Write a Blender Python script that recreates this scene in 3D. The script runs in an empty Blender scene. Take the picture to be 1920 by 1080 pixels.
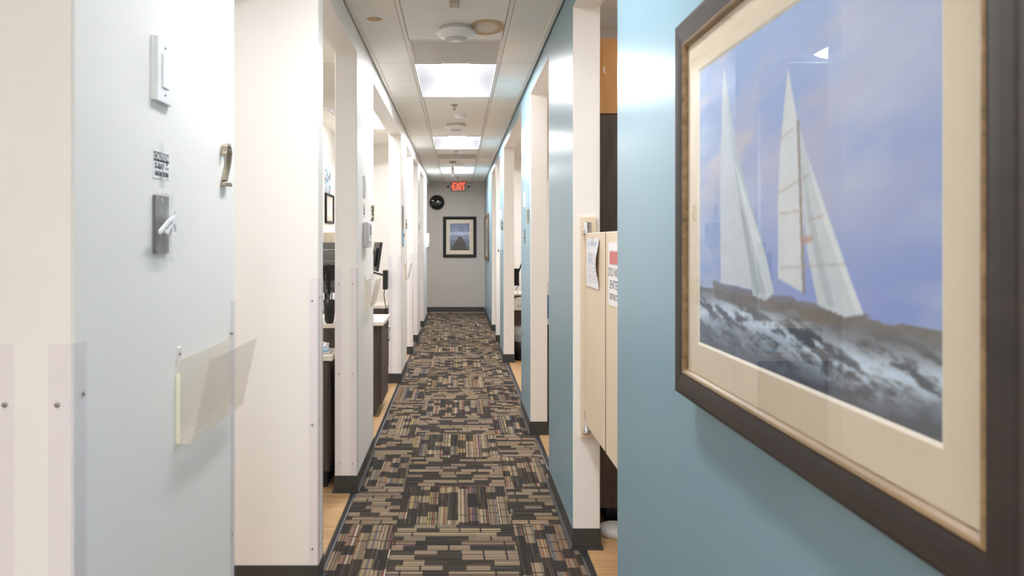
import bpy, bmesh, math, random
import numpy as np
from mathutils import Vector, Matrix

PI = math.pi
R = math.radians
random.seed(7)
SC = bpy.context.scene
COL = SC.collection

# ------------------------------------------------------------------ camera, world, exposure
F = 1400.0                       # focal length in pixels of the 1920 wide frame
EYE = 1.485
cam_d = bpy.data.cameras.new('camera')
cam = bpy.data.objects.new('camera', cam_d)
COL.objects.link(cam)
cam.location = (0, 0, EYE)
cam.rotation_euler = (PI / 2, 0, 0)
cam_d.sensor_width = 36
cam_d.lens = 36 * F / 1920
cam_d.shift_x = (960 - 859.5) / 1920
cam_d.shift_y = (452 - 540) / 1920
cam_d.clip_start = 0.05
cam_d.dof.use_dof = True
cam_d.dof.focus_distance = 5.0
cam_d.dof.aperture_fstop = 5.6
SC.camera = cam

world = bpy.data.worlds.new('world')
SC.world = world
world.use_nodes = True
world.node_tree.nodes['Background'].inputs[0].default_value = (1, 0.97, 0.93, 1)
world.node_tree.nodes['Background'].inputs[1].default_value = 0.3
SC.view_settings.view_transform = 'Standard'
SC.view_settings.look = 'None'
SC.view_settings.gamma = 1
SC.view_settings.use_curve_mapping = False
SC.view_settings.exposure = 2.37
LAMP = 14.5                      # emission of the corridor light lenses
ROOM_LAMP = 5.2                 # emission of the treatment room light lenses
SC.cycles.max_bounces = 14
SC.cycles.diffuse_bounces = 10
SC.cycles.glossy_bounces = 4
SC.cycles.transparent_max_bounces = 16
SC.cycles.sample_clamp_indirect = 10.0

# ------------------------------------------------------------------ dimensions (metres; y runs down the corridor)
XL, XR = -0.60, 0.553            # corridor wall planes
WT = 0.13                        # wall thickness
CZ = 2.74                        # ceiling
D = 15.7                         # far wall
HEAD = 2.605                     # underside of the headers over the openings
YB = -6.0                        # rear wall
XO = 2.75                        # outer walls of the rooms


# ------------------------------------------------------------------ materials
def lin(c):
    out = []
    for v in c[:3]:
        v = v / 255.0
        out.append(v / 12.92 if v <= 0.04045 else ((v + 0.055) / 1.055) ** 2.4)
    return (*out, 1.0)


def new_mat(name):
    m = bpy.data.materials.new(name)
    m.use_nodes = True
    nt = m.node_tree
    return m, nt, nt.nodes['Principled BSDF'], nt.nodes['Material Output']


def nd(nt, typ, **kw):
    n = nt.nodes.new(typ)
    for k, v in kw.items():
        if k == 'op':
            n.operation = v
        else:
            setattr(n, k, v)
    return n


def math_n(nt, op, a, b=None, clamp=False):
    n = nt.nodes.new('ShaderNodeMath')
    n.operation = op
    n.use_clamp = clamp
    for i, v in enumerate((a, b)):
        if v is None:
            continue
        if isinstance(v, (int, float)):
            n.inputs[i].default_value = v
        else:
            nt.links.new(v, n.inputs[i])
    return n.outputs[0]


def mix_col(nt, fac, a, b, mode='MIX'):
    n = nt.nodes.new('ShaderNodeMix')
    n.data_type = 'RGBA'
    n.blend_type = mode
    for idx, v in ((0, fac), (6, a), (7, b)):
        if isinstance(v, (int, float)):
            n.inputs[idx].default_value = v
        elif isinstance(v, tuple):
            n.inputs[idx].default_value = v
        else:
            nt.links.new(v, n.inputs[idx])
    return n.outputs[2]


def plain(name, col, rough=0.5, metal=0.0, spec=0.5, bump=0.0, bscale=200.0, vary=0.0, coat=0.0):
    m, nt, b, o = new_mat(name)
    b.inputs['Base Color'].default_value = lin(col)
    b.inputs['Roughness'].default_value = rough
    b.inputs['Metallic'].default_value = metal
    b.inputs['Specular IOR Level'].default_value = spec
    b.inputs['Coat Weight'].default_value = coat
    tc = nd(nt, 'ShaderNodeTexCoord')
    if bump:
        n = nd(nt, 'ShaderNodeTexNoise')
        n.inputs['Scale'].default_value = bscale
        n.inputs['Detail'].default_value = 2
        nt.links.new(tc.outputs['Object'], n.inputs['Vector'])
        bp = nd(nt, 'ShaderNodeBump')
        bp.inputs['Strength'].default_value = bump
        bp.inputs['Distance'].default_value = 0.002
        nt.links.new(n.outputs[0], bp.inputs['Height'])
        nt.links.new(bp.outputs[0], b.inputs['Normal'])
    if vary:
        n = nd(nt, 'ShaderNodeTexNoise')
        n.inputs['Scale'].default_value = 3.0
        n.inputs['Detail'].default_value = 4
        nt.links.new(tc.outputs['Object'], n.inputs['Vector'])
        c0 = lin(col)
        c1 = tuple(v * (1 - vary) for v in c0[:3]) + (1,)
        nt.links.new(mix_col(nt, n.outputs[0], c0, c1), b.inputs['Base Color'])
    return m


def emit(name, col, strength):
    m, nt, b, o = new_mat(name)
    b.inputs['Base Color'].default_value = lin(col)
    b.inputs['Emission Color'].default_value = lin(col)
    b.inputs['Emission Strength'].default_value = strength
    return m


def clear(name, tint=(235, 232, 235), body=0.15, body_col=(225, 222, 226), rough=0.05, ior=1.45, refl=1.0):
    """clear sheet plastic or glass: see-through, a little body colour, fresnel reflection"""
    m, nt, b, o = new_mat(name)
    nt.nodes.remove(b)
    tr = nd(nt, 'ShaderNodeBsdfTransparent')
    tr.inputs[0].default_value = lin(tint)
    df = nd(nt, 'ShaderNodeBsdfDiffuse')
    df.inputs[0].default_value = lin(body_col)
    gl = nd(nt, 'ShaderNodeBsdfGlossy')
    gl.inputs['Roughness'].default_value = rough
    m1 = nd(nt, 'ShaderNodeMixShader')
    m1.inputs[0].default_value = body
    nt.links.new(tr.outputs[0], m1.inputs[1])
    nt.links.new(df.outputs[0], m1.inputs[2])
    fr = nd(nt, 'ShaderNodeFresnel')
    gm = nd(nt, 'ShaderNodeNewGeometry')
    nt.links.new(math_n(nt, 'ADD', math_n(nt, 'MULTIPLY', gm.outputs['Backfacing'], 1 / ior - ior), ior), fr.inputs[0])
    k = math_n(nt, 'MULTIPLY', fr.outputs[0], refl, True)
    m2 = nd(nt, 'ShaderNodeMixShader')
    nt.links.new(k, m2.inputs[0])
    nt.links.new(m1.outputs[0], m2.inputs[1])
    nt.links.new(gl.outputs[0], m2.inputs[2])
    nt.links.new(m2.outputs[0], o.inputs[0])
    return m


def wood(name, c0, c1, axis, scale=1.0, rough=0.45, per_object=0.0):
    m, nt, b, o = new_mat(name)
    tc = nd(nt, 'ShaderNodeTexCoord')
    mp = nd(nt, 'ShaderNodeMapping')
    st = [60 * scale, 60 * scale, 60 * scale]
    st[axis] = 2.2 * scale
    mp.inputs['Scale'].default_value = st
    nt.links.new(tc.outputs['Object'], mp.inputs['Vector'])
    n = nd(nt, 'ShaderNodeTexNoise')
    n.noise_dimensions = '4D'
    n.inputs['Scale'].default_value = 1.0
    n.inputs['Detail'].default_value = 5
    nt.links.new(mp.outputs[0], n.inputs['Vector'])
    oi = nd(nt, 'ShaderNodeObjectInfo')
    nt.links.new(math_n(nt, 'MULTIPLY', oi.outputs['Random'], 40.0), n.inputs['W'])
    k = math_n(nt, 'MULTIPLY', math_n(nt, 'SUBTRACT', n.outputs[0], 0.3), 2.4, True)
    c = mix_col(nt, k, lin(c0), lin(c1))
    if per_object:
        v = math_n(nt, 'ADD', math_n(nt, 'MULTIPLY', oi.outputs['Random'], per_object), 1 - per_object / 2)
        hs = nd(nt, 'ShaderNodeHueSaturation')
        nt.links.new(v, hs.inputs['Value'])
        nt.links.new(c, hs.inputs['Color'])
        c = hs.outputs[0]
    nt.links.new(c, b.inputs['Base Color'])
    b.inputs['Roughness'].default_value = rough
    return m


def carpet_mat():
    """loop pile tile: fine coloured lines broken by charcoal blocks; lines run along local x"""
    m, nt, b, o = new_mat('carpet loop pile')
    tc = nd(nt, 'ShaderNodeTexCoord')
    sp = nd(nt, 'ShaderNodeSeparateXYZ')
    nt.links.new(tc.outputs['Object'], sp.inputs[0])
    x, y = sp.outputs[0], sp.outputs[1]
    oi = nd(nt, 'ShaderNodeObjectInfo')
    seed = math_n(nt, 'MULTIPLY', oi.outputs['Random'], 517.0)

    def rnd(a, bb, k):
        w = nd(nt, 'ShaderNodeTexWhiteNoise')
        w.noise_dimensions = '3D'
        cb = nd(nt, 'ShaderNodeCombineXYZ')
        for i, v in enumerate((a, bb)):
            if isinstance(v, (int, float)):
                cb.inputs[i].default_value = v
            else:
                nt.links.new(v, cb.inputs[i])
        nt.links.new(math_n(nt, 'ADD', seed, k), cb.inputs[2])
        nt.links.new(cb.outputs[0], w.inputs['Vector'])
        return w.outputs[0]

    ys = math_n(nt, 'ADD', y, 10.0)
    xs = math_n(nt, 'ADD', x, 10.0)
    band = math_n(nt, 'FLOOR', math_n(nt, 'DIVIDE', ys, 0.05545))
    off = rnd(band, 3.0, 0.0)
    cellx = math_n(nt, 'ADD', math_n(nt, 'DIVIDE', xs, 0.108), math_n(nt, 'MULTIPLY', off, 0.9))
    cell = math_n(nt, 'FLOOR', cellx)
    dark = math_n(nt, 'GREATER_THAN', rnd(band, cell, 7.0), 0.57)
    fx = math_n(nt, 'FRACT', cellx)
    fy = math_n(nt, 'FRACT', math_n(nt, 'DIVIDE', ys, 0.05545))
    cross = math_n(nt, 'MULTIPLY', math_n(nt, 'LESS_THAN', fx, 0.09), math_n(nt, 'GREATER_THAN', rnd(band, cell, 31.0), 0.35))
    seam = math_n(nt, 'MULTIPLY', math_n(nt, 'LESS_THAN', fy, 0.11), math_n(nt, 'MULTIPLY', math_n(nt, 'GREATER_THAN', rnd(band, cell, 41.0), 0.5), 0.8))
    dark = math_n(nt, 'MAXIMUM', dark, math_n(nt, 'MAXIMUM', cross, seam))
    line = math_n(nt, 'FLOOR', math_n(nt, 'DIVIDE', ys, 0.0062))
    lr = rnd(line, 1.0, 11.0)
    lr2 = rnd(line, cell, 13.0)
    ramp = nd(nt, 'ShaderNodeValToRGB')
    ramp.color_ramp.interpolation = 'CONSTANT'
    cols = [(0.0, (76, 67, 59)), (0.10, (116, 101, 83)), (0.34, (142, 124, 99)), (0.54, (58, 52, 49)),
            (0.61, (166, 148, 122)), (0.75, (108, 90, 70)), (0.82, (98, 95, 94)), (0.88, (138, 82, 54)),
            (0.915, (72, 80, 106)), (0.945, (110, 48, 52)), (0.965, (160, 140, 76)), (0.985, (186, 173, 152))]
    el = ramp.color_ramp.elements
    el[0].position, el[0].color = cols[0][0], lin(cols[0][1])
    el[1].position, el[1].color = cols[1][0], lin(cols[1][1])
    for p, c in cols[2:]:
        e = el.new(p)
        e.color = lin(c)
    nt.links.new(lr, ramp.inputs[0])
    rp2 = nd(nt, 'ShaderNodeValToRGB')
    rp2.color_ramp.interpolation = 'CONSTANT'
    e2 = rp2.color_ramp.elements
    e2[0].position, e2[0].color = 0.0, lin((118, 104, 85))
    e2[1].position, e2[1].color = 0.3, lin((138, 120, 94))
    for p, c in ((0.55, (106, 95, 83)), (0.75, (128, 110, 90)), (0.88, (116, 96, 85)), (0.95, (140, 124, 102))):
        e2.new(p).color = lin(c)
    nt.links.new(rnd(band, cell, 23.0), rp2.inputs[0])
    lightcol = mix_col(nt, math_n(nt, 'ADD', math_n(nt, 'MULTIPLY', lr2, 0.25), 0.08), ramp.outputs[0], rp2.outputs[0])
    darkcol = mix_col(nt, math_n(nt, 'MULTIPLY', lr2, 0.2), lin((45, 42, 40)), ramp.outputs[0])
    c = mix_col(nt, dark, lightcol, darkcol)
    n = nd(nt, 'ShaderNodeTexNoise')
    n.inputs['Scale'].default_value = 420
    n.inputs['Detail'].default_value = 1
    nt.links.new(tc.outputs['Object'], n.inputs['Vector'])
    k = math_n(nt, 'ADD', math_n(nt, 'MULTIPLY', n.outputs[0], 1.1), 0.48)
    hs = nd(nt, 'ShaderNodeHueSaturation')
    nt.links.new(k, hs.inputs['Value'])
    nt.links.new(c, hs.inputs['Color'])
    nt.links.new(hs.outputs[0], b.inputs['Base Color'])
    bp = nd(nt, 'ShaderNodeBump')
    bp.inputs['Strength'].default_value = 0.5
    bp.inputs['Distance'].default_value = 0.003
    nt.links.new(n.outputs[0], bp.inputs['Height'])
    nt.links.new(bp.outputs[0], b.inputs['Normal'])
    b.inputs['Roughness'].default_value = 0.95
    b.inputs['Specular IOR Level'].default_value = 0.15
    return m


def ceiling_mat(name, stains=()):
    m, nt, b, o = new_mat(name)
    tc = nd(nt, 'ShaderNodeTexCoord')
    n = nd(nt, 'ShaderNodeTexNoise')
    n.inputs['Scale'].default_value = 260
    n.inputs['Detail'].default_value = 2
    nt.links.new(tc.outputs['Object'], n.inputs['Vector'])
    c = mix_col(nt, math_n(nt, 'MULTIPLY', math_n(nt, 'SUBTRACT', n.outputs[0], 0.42), 5.0, True),
                lin((234, 229, 221)), lin((250, 247, 241)))
    for (sx, sy, rx, ry, ring) in stains:
        mp = nd(nt, 'ShaderNodeMapping')
        mp.vector_type = 'POINT'
        mp.inputs['Location'].default_value = (-sx / rx, -sy / ry, 0)
        mp.inputs['Scale'].default_value = (1 / rx, 1 / ry, 0)
        nt.links.new(tc.outputs['Object'], mp.inputs['Vector'])
        w = nd(nt, 'ShaderNodeTexNoise')
        w.inputs['Scale'].default_value = 14
        w.inputs['Detail'].default_value = 3
        nt.links.new(tc.outputs['Object'], w.inputs['Vector'])
        vl = nd(nt, 'ShaderNodeVectorMath')
        vl.operation = 'LENGTH'
        nt.links.new(mp.outputs[0], vl.inputs[0])
        d = math_n(nt, 'ADD', vl.outputs['Value'], math_n(nt, 'MULTIPLY', math_n(nt, 'SUBTRACT', w.outputs[0], 0.5), 0.35))
        rp = nd(nt, 'ShaderNodeValToRGB')
        e = rp.color_ramp.elements
        v0 = 0.35 if ring else 0.75
        e[0].position, e[0].color = 0.0, (v0, v0, v0, 1)
        e[1].position, e[1].color = 1.0, (0, 0, 0, 1)
        for p, v in ((0.5, 0.4 if ring else 0.75), (0.74, 0.9), (0.93, 0.75), (0.98, 0.0)):
            q = e.new(p)
            q.color = (v, v, v, 1)
        nt.links.new(d, rp.inputs[0])
        c = mix_col(nt, rp.outputs[0], c, lin((190, 154, 106)))
    nt.links.new(c, b.inputs['Base Color'])
    bp = nd(nt, 'ShaderNodeBump')
    bp.inputs['Strength'].default_value = 0.35
    bp.inputs['Distance'].default_value = 0.002
    nt.links.new(n.outputs[0], bp.inputs['Height'])
    nt.links.new(bp.outputs[0], b.inputs['Normal'])
    b.inputs['Roughness'].default_value = 0.85
    b.inputs['Specular IOR Level'].default_value = 0.2
    return m


def perforated_mat():
    m, nt, b, o = new_mat('perforated grey metal')
    tc = nd(nt, 'ShaderNodeTexCoord')
    mp = nd(nt, 'ShaderNodeMapping')
    mp.inputs['Scale'].default_value = (95, 95, 95)
    nt.links.new(tc.outputs['Object'], mp.inputs['Vector'])
    fr = nd(nt, 'ShaderNodeVectorMath')
    fr.operation = 'FRACTION'
    nt.links.new(mp.outputs[0], fr.inputs[0])
    sb = nd(nt, 'ShaderNodeVectorMath')
    sb.operation = 'SUBTRACT'
    sb.inputs[1].default_value = (0.5, 0.5, 0.5)
    nt.links.new(fr.outputs[0], sb.inputs[0])
    ml = nd(nt, 'ShaderNodeVectorMath')
    ml.operation = 'MULTIPLY'
    ml.inputs[1].default_value = (1, 1, 0)
    nt.links.new(sb.outputs[0], ml.inputs[0])
    ln = nd(nt, 'ShaderNodeVectorMath')
    ln.operation = 'LENGTH'
    nt.links.new(ml.outputs[0], ln.inputs[0])
    k = math_n(nt, 'LESS_THAN', ln.outputs['Value'], 0.27)
    nt.links.new(mix_col(nt, k, lin((212, 204, 196)), lin((92, 86, 80))), b.inputs['Base Color'])
    b.inputs['Roughness'].default_value = 0.5
    return m


def vcol_mat(name, rough=0.6, spec=0.3):
    m, nt, b, o = new_mat(name)
    a = nd(nt, 'ShaderNodeAttribute')
    a.attribute_name = 'Col'
    nt.links.new(a.outputs['Color'], b.inputs['Base Color'])
    b.inputs['Roughness'].default_value = rough
    b.inputs['Specular IOR Level'].default_value = spec
    return m


M = {}
M['white'] = plain('white wall paint', (243, 239, 233), 0.42, spec=0.4, bump=0.06, bscale=130, vary=0.03)
M['blue'] = plain('blue satin wall paint', (134, 168, 183), 0.31, spec=0.55, bump=0.05, bscale=130, vary=0.03)
M['grey'] = plain('grey wall paint', (196, 188, 180), 0.45, bump=0.06, bscale=130, vary=0.03)
M['base'] = plain('charcoal rubber base', (63, 63, 61), 0.45, vary=0.1)
M['rubber'] = plain('black rubber strip', (52, 51, 52), 0.5, vary=0.1)
M['carpet'] = carpet_mat()
M['tile'] = ceiling_mat('mineral ceiling tile')
M['tile_stain'] = ceiling_mat('ring stained ceiling tile', [(0.184, 0.03, 0.115, 0.175, True)])
M['tile_spot'] = ceiling_mat('spotted ceiling tile', [(-0.013, -0.135, 0.046, 0.042, False)])
M['tee'] = plain('painted steel grid', (226, 218, 208), 0.4)
M['plenum'] = plain('dark plenum', (60, 56, 52), 0.9)
M['perf'] = perforated_mat()
M['oak'] = wood('light oak plank', (204, 168, 122), (170, 131, 88), 0, 1.0, 0.4, 0.18)
M['sub'] = plain('oak coloured sub floor', (186, 168, 146), 0.5)
M['laminate'] = wood('dark brown laminate', (88, 76, 70), (60, 51, 47), 2, 1.6, 0.45)
M['cream'] = wood('cream laminate', (233, 217, 192), (224, 205, 176), 2, 1.0, 0.45)
M['counter'] = plain('cream worktop', (238, 230, 216), 0.35, vary=0.04)
M['ply'] = wood('tan particle board', (206, 156, 98), (188, 138, 80), 2, 2.2, 0.6)
M['pure'] = plain('white plastic', (240, 239, 238), 0.35)
M['greyplastic'] = plain('pale grey plastic', (205, 203, 204), 0.4)
M['midgrey'] = plain('mid grey plastic', (120, 118, 118), 0.45)
M['darkgrey'] = plain('dark grey plastic', (74, 73, 74), 0.45)
M['black'] = plain('black plastic', (26, 26, 27), 0.4)
M['chrome'] = plain('chrome', (210, 210, 210), 0.15, 1.0)
M['nickel'] = plain('brushed nickel', (176, 164, 146), 0.32, 1.0)
M['steel'] = plain('stainless plate', (150, 146, 140), 0.35, 1.0, bump=0.1, bscale=60)
M['screw'] = plain('screw steel', (150, 148, 148), 0.35, 0.8)
M['lamp_white'] = plain('white enamel', (202, 202, 207), 0.55)
M['lens'] = emit('glowing corridor lens', (247, 248, 251), LAMP)
M['fore_lens'] = emit('glowing foreground lens', (247, 248, 251), LAMP * 0.6)
M['lobby_fill_lens'] = emit('added lobby fill lens', (247, 248, 251), LAMP * 0.85)
M['room_lens'] = emit('glowing room lens', (247, 248, 251), ROOM_LAMP)
M['dim_lens'] = emit('dimmer room lens', (247, 248, 251), ROOM_LAMP * 0.55)
M['guard'] = clear('clear corner guard plastic', (254, 253, 255), 0.02, (236, 234, 236), 0.12, 1.4, 0.3)
M['acrylic'] = clear('clear acrylic sheet', (255, 254, 253), 0.11, (252, 242, 228), 0.06, 1.45, 0.35)
M['tape'] = clear('clear tape', (253, 253, 253), 0.03, (240, 240, 240), 0.3, 1.2)
M['edge'] = plain('cream acrylic edge', (240, 236, 210), 0.3)
M['wrap'] = clear('clear plastic wrap', (250, 250, 252), 0.16, (236, 236, 240), 0.2, 1.4)
M['glass'] = clear('picture glass', (252, 252, 252), 0.0, (255, 255, 255), 0.0, 1.5, 1.0)
M['frame'] = wood('dark walnut frame', (50, 40, 35), (36, 28, 25), 0, 1.0, 0.5)
M['gold'] = wood('gilt frame lip', (158, 130, 94), (108, 86, 58), 0, 1.0, 0.4)
M['blackframe'] = plain('black frame', (24, 19, 17), 0.45, spec=0.3)
M['bronze'] = wood('bronze brown frame', (112, 88, 68), (78, 60, 46), 0, 1.0, 0.4)
M['mat'] = plain('cream mount board', (226, 212, 188), 0.7, bump=0.1, bscale=500)
M['bevel'] = plain('pale mount bevel', (246, 238, 224), 0.7)
M['print'] = vcol_mat('printed paper', 0.6, 0.2)
M['paper'] = plain('white paper', (240, 239, 240), 0.6)
M['ink'] = plain('black ink', (40, 37, 36), 0.6)
M['greyink'] = plain('grey ink', (132, 129, 130), 0.6)
M['red'] = emit('red exit letters', (255, 70, 48), 0.5)
M['redink'] = plain('red ink', (222, 128, 124), 0.6, vary=0.3)
M['signhouse'] = plain('grey beige sign housing', (176, 164, 150), 0.5)
M['mirror'] = plain('black dome', (5, 5, 7), 0.05, 0.0, 0.6, coat=1.0)
M['bib'] = plain('pale blue paper', (150, 196, 220), 0.7)
M['tissue'] = plain('white tissue', (240, 240, 240), 0.8)
M['bluebox'] = plain('blue card', (70, 120, 175), 0.5)
M['beige'] = plain('beige plastic', (200, 190, 166), 0.5)
M['bag'] = clear('clear bin bag', (225, 226, 230), 0.35, (222, 224, 228), 0.2, 1.45)


# ------------------------------------------------------------------ mesh helpers
def box(bm, x0, x1, y0, y1, z0, z1, mi=0, bev=0.0):
    vs = [bm.verts.new((x, y, z)) for x in (x0, x1) for y in (y0, y1) for z in (z0, z1)]
    q = [(0, 1, 3, 2), (4, 6, 7, 5), (0, 4, 5, 1), (2, 3, 7, 6), (0, 2, 6, 4), (1, 5, 7, 3)]
    fs = []
    for f in q:
        fc = bm.faces.new([vs[i] for i in f])
        fc.material_index = mi
        fs.append(fc)
    if bev:
        es = list({e for f in fs for e in f.edges})
        r = bmesh.ops.bevel(bm, geom=es, offset=bev, segments=1, profile=0.5, affect='EDGES')
        for f in r['faces']:
            f.material_index = mi
    return fs


def lathe(bm, prof, n=32, axis='Z', origin=(0, 0, 0), mi=0):
    """prof: (radius, height) pairs; axis Z goes up, axis Y comes out of a wall (towards -y)"""
    ox, oy, oz = origin
    rings = []
    for r, h in prof:
        ring = []
        if r < 1e-6:
            p = (ox, oy, oz + h) if axis == 'Z' else ((ox, oy - h, oz) if axis == 'Y' else (ox + h, oy, oz))
            rings.append([bm.verts.new(p)])
            continue
        for i in range(n):
            a = 2 * PI * i / n
            c, s = r * math.cos(a), r * math.sin(a)
            if axis == 'Z':
                p = (ox + c, oy + s, oz + h)
            elif axis == 'Y':
                p = (ox + c, oy - h, oz + s)
            else:
                p = (ox + h, oy + c, oz + s)
            ring.append(bm.verts.new(p))
        rings.append(ring)
    for a, b in zip(rings, rings[1:]):
        for i in range(n):
            j = (i + 1) % n
            if len(a) == 1 and len(b) == 1:
                continue
            if len(a) == 1:
                f = bm.faces.new((a[0], b[i], b[j]))
            elif len(b) == 1:
                f = bm.faces.new((a[i], a[j], b[0]))
            else:
                f = bm.faces.new((a[i], a[j], b[j], b[i]))
            f.material_index = mi
            f.smooth = True
    for ring, flip in ((rings[0], True), (rings[-1], False)):
        if len(ring) > 1:
            f = bm.faces.new(ring[::-1] if flip else ring)
            f.material_index = mi


def tube(bm, pts, r, n=8, mi=0):
    pts = [Vector(p) for p in pts]
    rings = []
    for i, p in enumerate(pts):
        t = (pts[min(i + 1, len(pts) - 1)] - pts[max(i - 1, 0)]).normalized()
        u = t.cross(Vector((0, 0, 1)))
        if u.length < 1e-4:
            u = t.cross(Vector((1, 0, 0)))
        u.normalize()
        w = t.cross(u)
        rr = r[i] if isinstance(r, (list, tuple)) else r
        rings.append([bm.verts.new(p + rr * (math.cos(2 * PI * k / n) * u + math.sin(2 * PI * k / n) * w)) for k in range(n)])
    for a, b in zip(rings, rings[1:]):
        for k in range(n):
            f = bm.faces.new((a[k], a[(k + 1) % n], b[(k + 1) % n], b[k]))
            f.smooth = True
            f.material_index = mi
    bm.faces.new(rings[0][::-1]).material_index = mi
    bm.faces.new(rings[-1]).material_index = mi


def prism(bm, outline, a0, a1, axis='X', mi=0):
    """outline: 2D polygon; axis X -> (y,z), Y -> (x,z), Z -> (x,y)"""
    def P(a, p):
        return {'X': (a, p[0], p[1]), 'Y': (p[0], a, p[1]), 'Z': (p[0], p[1], a)}[axis]
    r0 = [bm.verts.new(P(a0, p)) for p in outline]
    r1 = [bm.verts.new(P(a1, p)) for p in outline]
    n = len(outline)
    fs = [bm.faces.new(r0), bm.faces.new(r1[::-1])]
    for i in range(n):
        j = (i + 1) % n
        fs.append(bm.faces.new((r0[j], r0[i], r1[i], r1[j])))
    for f in fs:
        f.material_index = mi


def ribbon(path, th):
    """closed outline of a 2D path given thickness th"""
    L, Rr = [], []
    n = len(path)
    for i, p in enumerate(path):
        a = path[max(i - 1, 0)]
        b = path[min(i + 1, n - 1)]
        dx, dy = b[0] - a[0], b[1] - a[1]
        l = math.hypot(dx, dy) or 1
        nx, ny = -dy / l * th / 2, dx / l * th / 2
        L.append((p[0] + nx, p[1] + ny))
        Rr.append((p[0] - nx, p[1] - ny))
    return L + Rr[::-1]


def new_bm():
    return bmesh.new()


def obj(name, bm, mats, parent=None, loc=None):
    bmesh.ops.recalc_face_normals(bm, faces=bm.faces)
    me = bpy.data.meshes.new(name)
    bm.to_mesh(me)
    bm.free()
    if not isinstance(mats, (list, tuple)):
        mats = [mats]
    for m in mats:
        me.materials.append(M[m] if isinstance(m, str) else m)
    o = bpy.data.objects.new(name, me)
    COL.objects.link(o)
    if parent:
        o.parent = parent
    if loc:
        o.location = loc
    return o


def thing(name, label, cat, loc=(0, 0, 0), rotz=0.0, group=None):
    o = bpy.data.objects.new(name, None)
    o.empty_display_size = 0.1
    COL.objects.link(o)
    o.location = loc
    o.rotation_euler = (0, 0, rotz)
    tag(o, label, cat, group)
    return o


def tag(o, label, cat=None, group=None):
    o['label'] = label
    if cat:
        o['category'] = cat
    if group:
        o['group'] = group
    return o


def structure(name, bm, mats, label=None, parent=None, loc=None):
    o = obj(name, bm, mats, parent, loc)
    if parent is None:
        o['kind'] = 'structure'
    if label:
        o['label'] = label
        o['category'] = 'wall' if name.startswith('wall') else name.split('_')[0]
    return o


def dup(root, loc, rotz=0.0, label=None):
    r = root.copy()
    COL.objects.link(r)
    r.location = loc
    r.rotation_euler = (0, 0, rotz)
    if label:
        r['label'] = label
    for ch in list(root.children):
        c = ch.copy()
        COL.objects.link(c)
        c.parent = r
        for g in list(ch.children):
            d = g.copy()
            COL.objects.link(d)
            d.parent = c
    return r


def text(name, s, size, mat, parent, loc, sx=1.0, depth=0.0004, bold=0.0, rot=(PI / 2, 0, 0), align='CENTER'):
    """lettering lying in the local xz plane and facing -y, turned into a mesh"""
    cu = bpy.data.curves.new(name, 'FONT')
    cu.body = s
    cu.size = size
    cu.extrude = depth
    cu.offset = bold
    cu.align_x = align
    cu.align_y = 'CENTER'
    cu.resolution_u = 3
    t = bpy.data.objects.new(name, cu)
    me = bpy.data.meshes.new_from_object(t)
    bpy.data.objects.remove(t)
    me.materials.clear()
    me.materials.append(M[mat])
    me.transform(Matrix.Diagonal((sx, 1, 1, 1)))
    o = bpy.data.objects.new(name, me)
    COL.objects.link(o)
    o.parent = parent
    o.location = loc
    o.rotation_euler = rot
    return o


LROT, RROT, FROT = PI / 2, -PI / 2, 0.0


def on_left(y, z):
    return (XL, y, z)


def on_right(y, z):
    return (XR, y, z)


def grid_print(name, w, h, nu, nv, colfn, parent, loc, curl=None):
    """a flat print in the local xz plane facing -y; colfn(u,v)->rgb 0..255 arrays"""
    u = np.linspace(0, 1, nu)
    v = np.linspace(0, 1, nv)
    U, V = np.meshgrid(u, v)
    col = colfn(U, V)
    c = col / 255.0
    c = np.where(c <= 0.04045, c / 12.92, ((c + 0.055) / 1.055) ** 2.4)
    yy = np.zeros_like(U) if curl is None else curl(U, V)
    co = np.stack([(U - 0.5) * w, yy, (V - 0.5) * h], -1).reshape(-1, 3)
    idx = np.arange(nu * nv).reshape(nv, nu)
    fa = np.stack([idx[:-1, :-1], idx[:-1, 1:], idx[1:, 1:], idx[1:, :-1]], -1).reshape(-1, 4)
    me = bpy.data.meshes.new(name)
    me.from_pydata(co.tolist(), [], fa.tolist())
    at = me.color_attributes.new('Col', 'FLOAT_COLOR', 'POINT')
    rgba = np.concatenate([c.reshape(-1, 3), np.ones((nu * nv, 1))], 1).astype(np.float32)
    at.data.foreach_set('color', rgba.ravel())
    me.materials.append(M['print'])
    o = bpy.data.objects.new(name, me)
    COL.objects.link(o)
    o.parent = parent
    o.location = loc
    return o


RNG = np.random.RandomState(11)


def vnoise(U, V, fx, fy):
    g = RNG.rand(int(fy) + 3, int(fx) + 3)
    x, y = U * fx, V * fy
    x0, y0 = np.floor(x).astype(int), np.floor(y).astype(int)
    tx, ty = x - x0, y - y0
    tx, ty = tx * tx * (3 - 2 * tx), ty * ty * (3 - 2 * ty)
    ny, nx = g.shape
    y1, x1 = (y0 + 1) % ny, (x0 + 1) % nx
    y0, x0 = y0 % ny, x0 % nx
    return (g[y0, x0] * (1 - tx) + g[y0, x1] * tx) * (1 - ty) + (g[y1, x0] * (1 - tx) + g[y1, x1] * tx) * ty


def fbm(U, V, fx, fy, o=4):
    s, a, t = 0, 0.5, 0
    for i in range(o):
        s = s + a * vnoise(U, V, fx * 2 ** i, fy * 2 ** i)
        t += a
        a *= 0.55
    return s / t


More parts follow.
